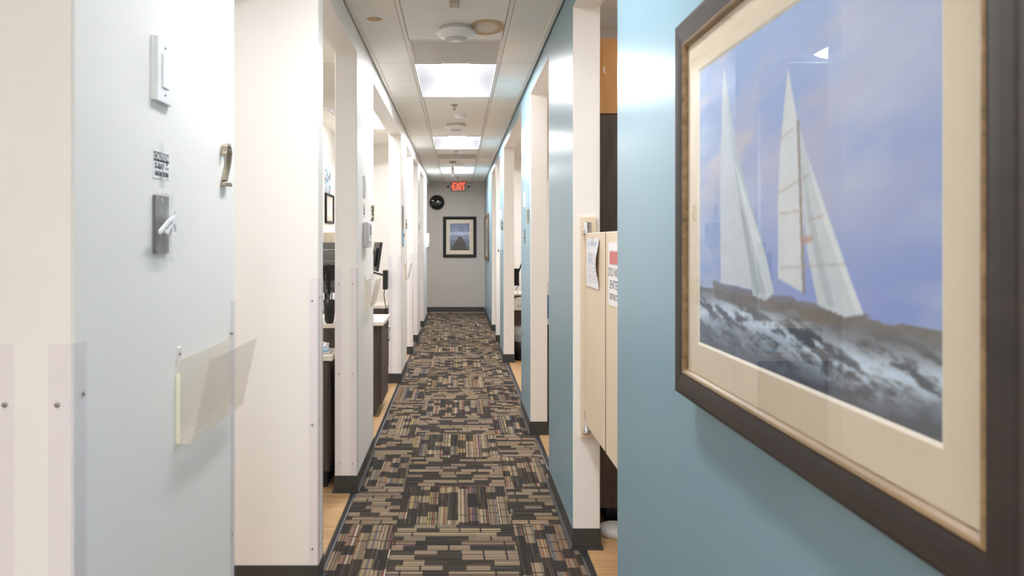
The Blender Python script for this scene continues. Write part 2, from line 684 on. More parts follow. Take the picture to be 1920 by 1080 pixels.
def poly_mask(U, V, pts):
    m = np.zeros(U.shape, bool)
    n = len(pts)
    for i in range(n):
        x0, y0 = pts[i]
        x1, y1 = pts[(i + 1) % n]
        if y0 == y1:
            continue
        c = ((y0 > V) != (y1 > V)) & (U < (x1 - x0) * (V - y0) / (y1 - y0) + x0)
        m ^= c
    m = m.astype(float)
    k = m.copy()
    k[1:-1, 1:-1] = (m[1:-1, 1:-1] * 2 + m[:-2, 1:-1] + m[2:, 1:-1] + m[1:-1, :-2] + m[1:-1, 2:]) / 6
    return k[..., None]


def lerp(a, b, t):
    return a * (1 - t) + b * t


def C3(*c):
    return np.array(c, float)


# ------------------------------------------------------------------ floor, carpet, planks
bm = new_bm()
box(bm, -XO - 0.1, XO + 0.1, YB - 0.1, D + 0.6, -0.12, -0.008)
floor = structure('floor', bm, 'sub', 'corridor carpet and oak plank floors')
floor['category'] = 'floor'

T = 0.61
bm = new_bm()
box(bm, -T / 2 + 0.0006, T / 2 - 0.0006, -T / 2 + 0.0006, T / 2 - 0.0006, -0.008, 0.0, 0, 0.0016)
ct = obj('carpet_tile', bm, 'carpet', floor)
full_mesh = ct.data
bpy.data.objects.remove(ct)


def cut_tile(w, sgn):
    b = new_bm()
    x0, x1 = (T / 2 - w, T / 2) if sgn < 0 else (-T / 2, -T / 2 + w)
    box(b, x0 + 0.0006, x1 - 0.0006, -T / 2 + 0.0006, T / 2 - 0.0006, -0.008, 0.0, 0, 0.0016)
    return b


def cut_tile_turned(w, sgn):
    b = new_bm()
    x0, x1 = (T / 2 - w, T / 2) if sgn < 0 else (-T / 2, -T / 2 + w)
    # the tile is turned a quarter (world x = -local y, world y = local x)
    box(b, -T / 2 + 0.0006, T / 2 - 0.0006, -x1 + 0.0006, -x0 - 0.0006, -0.008, 0.0, 0, 0.0016)
    return b


def bm_mesh(b, name, mat):
    bmesh.ops.recalc_face_normals(b, faces=b.faces)
    me = bpy.data.meshes.new(name)
    b.to_mesh(me)
    b.free()
    me.materials.append(M[mat])
    return me


CX0, CX1 = -0.325, 0.285          # centre column of carpet tiles
WLW, WRW = CX0 + 0.602, 0.578 - CX1
side = {(-1, 0): bm_mesh(cut_tile(WLW, -1), 'carpet_tile', 'carpet'), (-1, 1): bm_mesh(cut_tile_turned(WLW, -1), 'carpet_tile', 'carpet'),
        (1, 0): bm_mesh(cut_tile(WRW, 1), 'carpet_tile', 'carpet'), (1, 1): bm_mesh(cut_tile_turned(WRW, 1), 'carpet_tile', 'carpet')}
row = -16
while True:
    y = 3.91 + T * row + T / 2
    if y + T / 2 > D + 0.35:
        break
    for c in (-1, 0, 1):
        turned = (row + c) % 2 == 0
        me = full_mesh if c == 0 else side[(c, 1 if turned else 0)]
        o = bpy.data.objects.new('carpet_tile', me)
        COL.objects.link(o)
        o.parent = floor
        o.location = ((CX0 + CX1) / 2 + c * T, y, 0)
        o.rotation_euler = (0, 0, PI / 2 if turned else 0)
    row += 1

for i, (sx, name) in enumerate(((-1, 'left'), (1, 'right'))):
    bm = new_bm()
    xi, xo = (-0.602, -0.634) if sx < 0 else (0.578, 0.618)
    prism(bm, [(xi, -0.008), (xi, 0.002), (xi + sx * 0.008, 0.004), (xo, -0.006), (xo, -0.008)], YB, D, 'Y')
    structure('trim_%d' % (i + 1), bm, 'rubber', 'black rubber strip edging the %s side of the carpet' % name)

PW, PL = 0.182, 1.22
bm = new_bm()
box(bm, 0.0008, PL - 0.0008, 0.0008, PW - 0.0008, -0.008, -0.0004, 0, 0.0012)
plank = bm_mesh(bm, 'floor_plank', 'oak')
for sx in (-1, 1):
    y = 0.2
    k = 0
    while y + PW < D - 0.05:
        o = bpy.data.objects.new('floor_plank', plank)
        COL.objects.link(o)
        o.parent = floor
        x = -0.634 - PL if sx < 0 else 0.618
        o.location = (x + sx * 0.001, y, 0)
        y += PW
        k += 1

# ------------------------------------------------------------------ walls
def wall(name, x0, x1, y0, y1, z0, z1, mat='white', label=None, blue=None, bev=0.004):
    b = new_bm()
    box(b, x0, x1, y0, y1, z0, z1, 0, bev)
    b.normal_update()
    mats = [mat]
    if blue is not None:
        mats = [mat, 'blue']
        bmesh.ops.recalc_face_normals(b, faces=b.faces)
        for f in b.faces:
            if f.normal.x < -0.9:
                f.material_index = 1
    return structure(name, b, mats, label)


TOP = CZ + 0.05
LOB = -1.0                       # start of an unseen wider lit area, added to fill front-facing walls
LB = [(LOB, -0.05), (1.163, 2.00), (4.41, 5.27), (7.81, 8.68), (11.02, 11.75), (12.95, 14.2)]
LLAB = ['stretch of left wall behind the camera', 'white left wall segment carrying the metal number 2',
        'second white left wall segment, carrying a small grey panel', 'third white left wall segment, with the hanging ribbons',
        'fourth white left wall segment from the camera', 'last white left wall segment before the grey end wall']
for (a, b_), l in zip(LB, LLAB):
    wall('wall_left', XL - WT, XL, a, b_, 0, TOP, 'white', l)
# partitions that end at the corridor
wall('wall_left', -XO, XL, 3.19, 3.31, 0, TOP, 'white', 'wide white cross wall behind the acrylic file holder')
wall('wall_left', -XO, XL, 9.80, 9.92, 0, TOP, 'white', 'white cross wall ending between the third and fourth left segments')
gap = [(-0.05, 1.163), (2.0, 3.19), (3.31, 4.41), (5.27, 7.81), (8.68, 9.80), (9.92, 11.02), (11.75, 12.95), (14.2, D)]
for i, (a, b_) in enumerate(gap):
    wall('wall_left', XL - WT, XL, a, b_, HEAD, TOP, 'white', 'white header over left opening number %d' % (i + 1), None, 0.0)

RB = [(LOB, 2.60), (3.60, 4.57), (5.73, 6.57), (9.14, 9.94), (11.0, 11.10), (12.37, D)]
RLAB = ['blue foreground wall carrying the sailing picture', 'blue wall segment with cream folding gate at its end',
        'blue wall segment with switch plate and metal number', 'blue wall segment with white soap dispenser',
        'thin blue wall end between two far right openings', 'last blue wall segment with narrow brown picture']
for (a, b_), l in zip(RB, RLAB):
    wall('wall_right', XR, XR + WT, a, b_, 0, TOP, 'white', l, True)
rgap = [(2.60, 3.60), (4.57, 5.73), (6.57, 9.14), (9.94, 11.0), (11.10, 12.37)]
for i, (a, b_) in enumerate(rgap):
    wall('wall_right', XR, XR + WT, a, b_, HEAD + 0.01, TOP, 'white', 'blue header over right opening number %d' % (i + 1), True, 0.0)
wall('wall_far', -XO, XR + WT, D, D + 0.12, 0, TOP, 'grey', 'grey end wall with exit sign and framed dock picture')
wall('wall_rear', -XO, XO, YB - 0.12, YB, 0, TOP, 'white', 'white rear wall behind the camera')
wall('wall_west', -XO - 0.12, -XO, YB, D + 0.12, 0, TOP, 'white', 'outer wall of the left rooms')
wall('wall_east', XO, XO + 0.12, YB, D + 0.12, 0, TOP, 'white', 'outer wall of the right rooms')
# cross walls inside the rooms
wall('wall_left', -XO, XL - WT, -0.17, -0.05, 0, TOP, 'white', 'rear cross wall of the first left room')
wall('wall_left', -XO, -1.45, 6.15, 6.27, 0, TOP, 'white', 'cross wall inside the second left room')
wall('wall_left', -1.45, XL - WT, 6.15, 6.27, HEAD - 0.02, TOP, 'white', 'white beam crossing inside the second left room', None, 0.0)
wall('wall_left', -1.57, -1.45, 6.27, 9.80, 0, TOP, 'white', 'white inner side wall with poster and small frame')
wall('wall_left', -XO, XL - WT, 13.2, 13.32, 0, TOP, 'white', 'cross wall behind the last left segment')
wall('wall_right', XR + WT, XO, LOB, LOB + 0.12, 0, TOP, 'white', 'cross wall between the added lobby and the foreground blue wall')
wall('wall_right', XR + WT, XO, 2.45, 2.57, 0, TOP, 'white', 'cross wall behind the blue foreground wall')
wall('wall_right', XR + WT, XO, 4.43, 4.53, 0, TOP, 'white', 'cross wall behind the tall brown cabinet')
wall('wall_right', XR + WT, XO, 11.0, 11.10, 0, TOP, 'white', 'cross wall closing the second right room')
wall('wall_right', XR + WT, XO, 12.9, 13.0, 0, TOP, 'white', 'cross wall closing the last right room')

# baseboards: cove base round each wall end
def baseboard(name, x0, x1, y0, y1, label=None):
    b = new_bm()
    t = 0.004
    for k, (z0, z1, e) in enumerate(((0.018, 0.10, t), (0.008, 0.018, t + 0.004), (-0.006, 0.008, t + 0.010))):
        box(b, x0 - e, x1 + e, y0 - e, y1 + e, z0, z1, 0, 0.0012 if k == 0 else 0)
    return structure(name, b, 'base', label)


for a, b_ in LB[1:]:
    baseboard('baseboard_left', XL - WT, XL, a, b_)
baseboard('baseboard_left', -XO + 0.02, XL, 3.19, 3.31)
baseboard('baseboard_left', -XO + 0.02, XL, 9.80, 9.92)
for a, b_ in RB[1:]:
    baseboard('baseboard_right', XR, XR + WT, a, b_ - (0.02 if b_ == D else 0))
baseboard('baseboard_right', XR, XR + WT, LOB, 2.60)
bm = new_bm()
box(bm, -XO + 0.02, XR - 0.012, D - 0.006, D + 0.02, -0.006, 0.10, 0, 0.0015)
structure('baseboard_far', bm, 'base')

# ------------------------------------------------------------------ ceiling
bm = new_bm()
box(bm, -XO - 0.1, XO + 0.1, YB - 0.1, D + 0.1, CZ + 0.05, CZ + 0.15)
ceiling = structure('ceiling', bm, 'plenum', 'suspended ceiling of stained mineral tiles')
TX0, TX1 = -0.322, 0.284
RY = 4.05


def tile_mesh(w, l, mat='tile'):
    b = new_bm()
    g = 0.0026
    box(b, -w / 2 + g, w / 2 - g, -l / 2 + g, l / 2 - g, 0, 0.018, 0, 0.0025)
    return bm_mesh(b, 'ceiling_tile', mat)


def place_tile(me, x, y):
    o = bpy.data.objects.new('ceiling_tile', me)
    COL.objects.link(o)
    o.parent = ceiling
    o.location = (x, y, CZ)
    return o


TG = 0.0115
wl, wr = TX0 - TG - XL - 0.012, XR - TX1 - TG - 0.012
tl, tc_, tr_ = tile_mesh(wl, T), tile_mesh(TX1 - TX0 - 2 * TG, T), tile_mesh(wr, T)
LIGHT_ROWS = {2, 3, 8, 9, 14, 15, -4, -3, -10, -9, -16, -15}
VENT_ROWS = {1, 11}
row = -17
while RY + T * (row) < D - 0.1:
    y = RY + T * row + T / 2
    ln = T
    if y + T / 2 > D:
        break
    place_tile(tile_mesh(wl, T, 'tile_spot') if row == 0 else tl, (XL + 0.012 + TX0 - TG) / 2, y)
    if row not in LIGHT_ROWS and row not in VENT_ROWS:
        place_tile(tile_mesh(TX1 - TX0 - 2 * TG, T, 'tile_stain') if row == 0 else tc_, (TX0 + TX1) / 2, y)
    place_tile(tr_, (TX1 + TG + XR - 0.012) / 2, y)
    row += 1
yend = RY + T * row
if D - yend > 0.03:
    for w, x in ((wl, (XL + 0.012 + TX0 - TG) / 2), (TX1 - TX0 - 2 * TG, (TX0 + TX1) / 2), (wr, (TX1 + TG + XR - 0.012) / 2)):
        place_tile(tile_mesh(w, D - yend), x, (D + yend) / 2)
# rooms
troom = tile_mesh(T, T)
XC_L, XC_R = XL - WT - T * 1.5 + 0.10, XR + WT + T * 1.5
LOBBY_FILL = [(XC_L, RY - T * 10), (XC_R, RY - T * 10), (XC_L, RY - T * 13), (XC_R, RY - T * 13)]  # invented lobby lights, added out of view to brighten the front-facing walls
ROOM_LIGHTS = [(XC_L, RY - T * 4), (XC_L, RY + T), (XC_L + T, RY + T * 6), (XC_L, RY + T * 12), (XC_L, RY + T * 17),
               (XC_R, RY - T), (XC_R, RY + T * 4), (XC_R, RY + T * 8), (XC_R, RY + T * 13)]



def lit(x, y):
    return any(abs(x - lx) < 0.1 and abs(y - ly) < 0.4 for lx, ly in ROOM_LIGHTS + LOBBY_FILL)


for sx in (-1, 1):
    row = -15
    while RY + T * (row + 1) < D:
        y = RY + T * row + T / 2
        for k in range(3):
            x = (XL - WT + 0.10 - T / 2 - k * T) if sx < 0 else (XR + WT + T / 2 + k * T)
            if not lit(x, y):
                place_tile(troom, x, y)
        row += 1
# main tees and wall angles
for x in (TX0, TX1):
    bm = new_bm()
    box(bm, x - 0.0115, x + 0.0115, YB, D, CZ - 0.002, CZ + 0.006, 0, 0.0012)
    obj('main_tee', bm, 'tee', ceiling)
for x0, x1 in ((XL + 0.007, XL + 0.032), (XR - 0.032, XR - 0.007)):
    bm = new_bm()
    box(bm, x0, x1, YB, D, CZ - 0.006, CZ + 0.002, 0, 0.001)
    obj('wall_angle', bm, 'tee', ceiling)
for k in range(-17, 20):
    yy = RY + T * k
    if yy < YB or yy > D:
        continue
    for x0, x1 in ((XL + 0.02, TX0), (TX0, TX1), (TX1, XR - 0.02)):
        if x0 == TX0 and {k - 1, k} <= LIGHT_ROWS:
            continue
        bm = new_bm()
        box(bm, x0, x1, yy - 0.008, yy + 0.008, CZ + 0.019, CZ + 0.022)
        obj('cross_tee', bm, 'tee', ceiling)


# ------------------------------------------------------------------ ceiling lights
def make_light(label, lensmat, loc):
    t = thing('ceiling_light', label, 'light', loc)
    W2, L2 = 0.2925, 0.60
    bm = new_bm()
    prof = []
    LW = 0.105
    for i in range(11):          # side reflectors: curved pans rising towards the lens, hipped at both ends
        a = i / 10
        prof.append((-W2 + a * (W2 - LW), 0.001 + 0.045 * math.sin(a * PI / 2)))
    full = prof + [(-x, z) for x, z in prof[::-1]]
    ye = [L2 - 0.05 * z / 0.046 for x, z in full]
    va = [bm.verts.new((x, -y, z)) for (x, z), y in zip(full, ye)]
    vb = [bm.verts.new((x, y, z)) for (x, z), y in zip(full, ye)]
    ea = [bm.verts.new((x, -L2, 0.001)) for x, z in full]
    eb = [bm.verts.new((x, L2, 0.001)) for x, z in full]
    for i in range(len(full) - 1):
        for q in ((va[i], va[i + 1], vb[i + 1], vb[i]), (ea[i], ea[i + 1], va[i + 1], va[i]), (vb[i], vb[i + 1], eb[i + 1], eb[i])):
            bm.faces.new(q).smooth = True
    obj('reflector_pan', bm, 'lamp_white', t)
    bm = new_bm()
    for x0, x1, y0, y1 in ((-W2 - 0.006, -W2 + 0.004, -L2 - 0.006, L2 + 0.006), (W2 - 0.004, W2 + 0.006, -L2 - 0.006, L2 + 0.006),
                           (-W2, W2, -L2 - 0.006, -L2 + 0.004), (-W2, W2, L2 - 0.004, L2 + 0.006)):
        box(bm, x0, x1, y0, y1, -0.003, 0.012)
    obj('light_frame', bm, 'lamp_white', t)
    bm = new_bm()
    n = 10
    ys = [-L2 + 0.05, L2 - 0.05]
    rows = []
    for y in ys:
        rows.append([bm.verts.new((-0.105 + 0.21 * i / n, y, 0.045 - 0.026 * math.sin(PI * i / n))) for i in range(n + 1)])
    for i in range(n):
        f = bm.faces.new((rows[0][i], rows[0][i + 1], rows[1][i + 1], rows[1][i]))
        f.smooth = True
    bm.faces.new(rows[0])
    bm.faces.new(rows[1][::-1])
    bm.faces.new((rows[0][0], rows[0][-1], rows[1][-1], rows[1][0]))
    obj('lens', bm, lensmat, t)
    return t


cxm = (TX0 + TX1) / 2
L0 = make_light('nearest recessed ceiling light in the corridor, large and bright', 'lens', (cxm, RY + T * 3, CZ))
dup(L0, (cxm, RY + T * 9, CZ), 0, 'middle recessed ceiling light of the corridor')
dup(L0, (cxm, RY + T * 15, CZ), 0, 'farthest recessed ceiling light, just before the exit sign')
make_light('recessed corridor light above the foreground, out of the frame', 'fore_lens', (cxm, RY + T * -3, CZ))
dup(L0, (cxm, RY + T * -9, CZ), 0, 'recessed corridor light behind the camera')
dup(L0, (cxm, RY + T * -15, CZ), 0, 'second recessed light behind the camera')
RLN = ['first left room', 'second left room', 'narrow left bay with the poster', 'fourth left room', 'last left room',
       'first right room', 'second right room', 'second right room, far half', 'last right room']
for (x, y), n in zip(LOBBY_FILL, ('left near', 'right near', 'left rear', 'right rear')):
    make_light('added unseen fill light behind the camera, %s of the four' % n, 'lobby_fill_lens', (x, y, CZ))
for (x, y), n in zip(ROOM_LIGHTS, RLN):
    lens = 'room_lens' if n in ('first left room', 'second left room') else 'dim_lens'
    make_light('recessed ceiling light of the ' + n, lens, (x, y, CZ))

# return air grilles
def vent(y, label):
    t = thing('return_grille', label, 'vent', (cxm, y, CZ))
    bm = new_bm()
    box(bm, -0.285, 0.285, -0.285, 0.285, 0.002, 0.008)
    obj('perforated_panel', bm, 'perf', t)
    bm = new_bm()
    for x0, x1, y0, y1 in ((-0.301, -0.283, -0.302, 0.302), (0.283, 0.301, -0.302, 0.302), (-0.283, 0.283, -0.302, -0.284), (-0.283, 0.283, 0.284, 0.302)):
        box(bm, x0, x1, y0, y1, -0.001, 0.012)
    obj('grille_frame', bm, 'tee', t)


vent(RY + T * 1.5, 'perforated ceiling grille right before the nearest light')
vent(RY + T * 11.5, 'dusty perforated ceiling grille beyond the middle light')


# ------------------------------------------------------------------ things on the corridor ceiling
def access_point(x, y, label):
    t = thing('wireless_access_point', label, 'access point', (x, y, CZ))
    bm = new_bm()
    lathe(bm, [(0.098, 0.0), (0.1, -0.008), (0.104, -0.018), (0.104, -0.02)], 40)
    obj('mounting_base', bm, 'greyplastic', t)
    bm = new_bm()
    pr = [(0.104, -0.019), (0.114, -0.024), (0.116, -0.030), (0.112, -0.038), (0.095, -0.052), (0.07, -0.062), (0.066, -0.0635)]
    lathe(bm, pr, 48)
    obj('housing', bm, 'pure', t)
    bm = new_bm()
    lathe(bm, [(0.068, -0.0625), (0.068, -0.065), (0.06, -0.068), (0.054, -0.066), (0.052, -0.069), (0.044, -0.070), (0.040, -0.068),
               (0.037, -0.071), (0.028, -0.0715), (0.025, -0.069), (0.021, -0.0725), (0, -0.073)], 40)
    obj('ringed_cap', bm, 'greyplastic', t)


access_point(-0.014, 4.40, 'round white ceiling access point beside the brown water stain')
access_point(-0.028, 8.02, 'round white ceiling access point before the middle light')


def smoke(x, y, r, label):
    t = thing('smoke_detector', label, 'detector', (x, y, CZ))
    bm = new_bm()
    lathe(bm, [(r, 0), (r, -0.012), (r * 0.95, -0.018)], 32)
    obj('base_plate', bm, 'pure', t)
    bm = new_bm()
    lathe(bm, [(r * 0.82, -0.017), (r * 0.78, -0.032), (r * 0.6, -0.042), (r * 0.3, -0.046), (0, -0.047)], 32)
    obj('sensor_dome', bm, 'pure', t)


smoke(0.018, 7.40, 0.062, 'small white smoke detector between sprinkler and access point')
smoke(0.008, 12.15, 0.075, 'grey-white smoke detector beside the hanging sign')


def sprinkler(x, y, label):
    t = thing('fire_sprinkler', label, 'sprinkler', (x, y, CZ))
    bm = new_bm()
    lathe(bm, [(0.036, 0), (0.036, -0.003), (0.02, -0.010), (0.014, -0.012)], 24)
    obj('escutcheon', bm, 'nickel', t)
    bm = new_bm()
    lathe(bm, [(0.012, -0.01), (0.012, -0.022), (0.005, -0.024), (0.005, -0.045)], 12)
    for s in (-1, 1):
        tube(bm, [(s * 0.01, 0, -0.022), (s * 0.014, 0, -0.035), (s * 0.004, 0, -0.046)], 0.003, 6)
    lathe(bm, [(0.016, -0.045), (0.016, -0.048)], 16)
    obj('sprinkler_head', bm, 'chrome', t)


sprinkler(-0.037, 6.88, 'chrome fire sprinkler right after the nearest ceiling light')
sprinkler(-0.03, 10.4, 'chrome fire sprinkler right after the middle ceiling light')
sprinkler(-0.018, 14.6, 'chrome fire sprinkler over the exit sign')

t = thing('ceiling_sensor', 'small square beige plate on the ceiling at the top edge', 'sensor', (-0.02, 3.93, CZ))
bm = new_bm()
box(bm, -0.026, 0.026, -0.05, 0.05, -0.012, 0.0, 0, 0.003)
obj('housing', bm, 'signhouse', t)
bm = new_bm()
box(bm, -0.018, 0.018, -0.035, 0.035, -0.014, -0.011, 0, 0.002)
obj('cover', bm, 'beige', t)

# sign hanging edge-on from the ceiling
t = thing('hanging_exit_sign', 'white sign hanging edge-on from the ceiling before the farthest light', 'sign', (-0.088, 11.75, CZ))
bm = new_bm()
lathe(bm, [(0.06, 0), (0.058, -0.02), (0.05, -0.025)], 24)
tube(bm, [(0, 0, -0.02), (0, 0, -0.06)], 0.01)
obj('canopy', bm, 'signhouse', t)
bm = new_bm()
box(bm, -0.024, 0.024, -0.15, 0.15, -0.255, -0.055, 0, 0.004)
obj('housing', bm, 'pure', t)
for s in (-1, 1):
    text('lettering', 'EXIT', 0.13, 'red', t, (s * 0.0245, 0, -0.155), 0.75, 0.0008, 0.002, (PI / 2, 0, s * PI / 2))
bm = new_bm()
prism(bm, ribbon([(-0.011, -0.115), (0.010, -0.135), (-0.009, -0.158)], 0.008), -0.1512, -0.1498, 'Y')
obj('chevron', bm, 'ink', t)

# access panel frame in the right-hand tiles
bm = new_bm()
for x0, x1, y0, y1 in ((-0.115, -0.100, -0.295, 0.295), (0.100, 0.115, -0.295, 0.295), (-0.1, 0.1, -0.295, -0.278), (-0.1, 0.1, 0.278, 0.295)):
    box(bm, x0, x1, y0, y1, -0.004, 0.0, 0, 0.001)
o = obj('access_panel_frame', bm, 'pure', None, ((TX1 + XR) / 2, RY + T * 14.6, CZ))
tag(o, 'pale rectangular panel frame in the ceiling beside the farthest light', 'panel')

# ------------------------------------------------------------------ far wall
t = thing('exit_sign', 'lit red EXIT sign with two round emergency lamps on the end wall', 'sign', (-0.003, D, 2.63))
bm = new_bm()
box(bm, -0.155, 0.155, -0.05, 0.0, -0.105, 0.085, 0, 0.008)
obj('housing', bm, 'signhouse', t)
text('lettering', 'EXIT', 0.215, 'red', t, (0.012, -0.051, -0.008), 0.60, 0.001, 0.004)
bm = new_bm()
prism(bm, [(-0.145, -0.005), (-0.118, 0.03), (-0.118, -0.04)], -0.052, -0.050, 'Y')
obj('arrow', bm, 'red', t)
for s in (-1, 1):
    bm = new_bm()
    tube(bm, [(s * 0.15, -0.025, -0.005), (s * 0.19, -0.025, -0.005)], 0.014)
    lathe(bm, [(0.03, 0.02), (0.042, 0.03), (0.042, 0.06), (0.036, 0.062), (0.034, 0.05)], 24, 'Y', (s * 0.215, 0, -0.005))
    lh = obj('lamp_head', bm, 'pure', t)
    bm = new_bm()
    lathe(bm, [(0.034, 0.05), (0.02, 0.054), (0, 0.056)], 24, 'Y', (s * 0.215, 0, -0.005))
    obj('lamp_lens', bm, 'midgrey', lh)

t = thing('convex_mirror', 'round black domed mirror on the grey end wall', 'mirror', (-0.452, D, 2.297))
bm = new_bm()
pr = [(0.152, 0.0), (0.153, 0.01)]
for i in range(1, 9):
    a = i / 8 * PI / 2
    pr.append((0.150 * math.cos(a) if i < 8 else 0, 0.012 + 0.07 * math.sin(a)))
lathe(bm, pr, 40, 'Y')
obj('dome', bm, 'mirror', t)
bm = new_bm()
lathe(bm, [(0.146, 0.0), (0.158, 0.004), (0.158, 0.014), (0.15, 0.018)], 40, 'Y')
obj('rim', bm, 'black', t)
bm = new_bm()
box(bm, -0.012, 0.012, -0.02, 0, 0.145, 0.185, 0, 0.003)
obj('bracket', bm, 'greyplastic', t)


# ------------------------------------------------------------------ framed pictures
def rect_frame(bm, w, h, prof, mi=0):
    """mitred moulding: prof = list of (inset from the outer edge, distance from the wall)"""
    rings = []
    for ins, d in prof:
        a, b = w / 2 - ins, h / 2 - ins
        rings.append([bm.verts.new(p) for p in ((-a, -d, -b), (a, -d, -b), (a, -d, b), (-a, -d, b))])
    for r0, r1 in zip(rings, rings[1:]):
        for i in range(4):
            j = (i + 1) % 4
            bm.faces.new((r0[i], r0[j], r1[j], r1[i])).material_index = mi


def framed(name, label, loc, rot, w, h, fw, depth, matw, mats, colfn, nu, nv, lip=True, cat='picture'):
    fmat, lmat = mats
    t = thing(name, label, cat, loc, rot)
    bm = new_bm()
    rect_frame(bm, w, h, [(0.0, 0.0), (0.0, depth - 0.008), (0.004, depth - 0.001), (0.010, depth), (fw * 0.45, depth - 0.0008),
                          (fw * 0.62, depth - 0.002), (fw * 0.8, depth - 0.004), (fw * 0.82, depth - 0.012), (fw * 0.82, 0.004)])
    obj('frame', bm, fmat, t)
    bm = new_bm()
    rect_frame(bm, w, h, [(fw * 0.78, depth - 0.013), (fw * 0.80, depth - 0.005), (fw * 0.86, depth - 0.002), (fw * 0.93, depth - 0.004), (fw, depth - 0.009), (fw, depth - 0.014)])
    l = obj('inner_lip', bm, lmat, t)
    iw, ih = w - 2 * fw, h - 2 * fw
    bm = new_bm()
    e = 0.004
    rect_frame(bm, iw + 2 * e, ih + 2 * e, [(0, depth - 0.014), (e + matw, depth - 0.014)])
    obj('mount', bm, 'mat', t)
    bm = new_bm()
    aw, ah = iw - 2 * matw, ih - 2 * matw
    rect_frame(bm, aw, ah, [(0, depth - 0.014), (0.0055, depth - 0.0165)])
    obj('mount_bevel', bm, 'bevel', t)
    if colfn:
        grid_print('print', aw - 0.006, ah - 0.006, nu, nv, colfn, t, (0, -(depth - 0.0166), 0))
    bm = new_bm()
    v = [bm.verts.new(p) for p in ((-iw / 2 - e, -(depth - 0.0115), -ih / 2 - e), (iw / 2 + e, -(depth - 0.0115), -ih / 2 - e),
                                   (iw / 2 + e, -(depth - 0.0115), ih / 2 + e), (-iw / 2 - e, -(depth - 0.0115), ih / 2 + e))]
    bm.faces.new(v)
    obj('glass_pane', bm, 'glass', t)
    bm = new_bm()
    box(bm, -w / 2 + 0.01, w / 2 - 0.01, -0.006, 0, -h / 2 + 0.01, h / 2 - 0.01)
    obj('backing', bm, 'blackframe', t)
    return t


def sail_uv(px, py):
    Y = 723.8 / (px - 859.5)
    z = EYE - (py - 452) * Y / F
    return ((1.637 - Y) / 0.827, (z - 1.266) / 0.587)


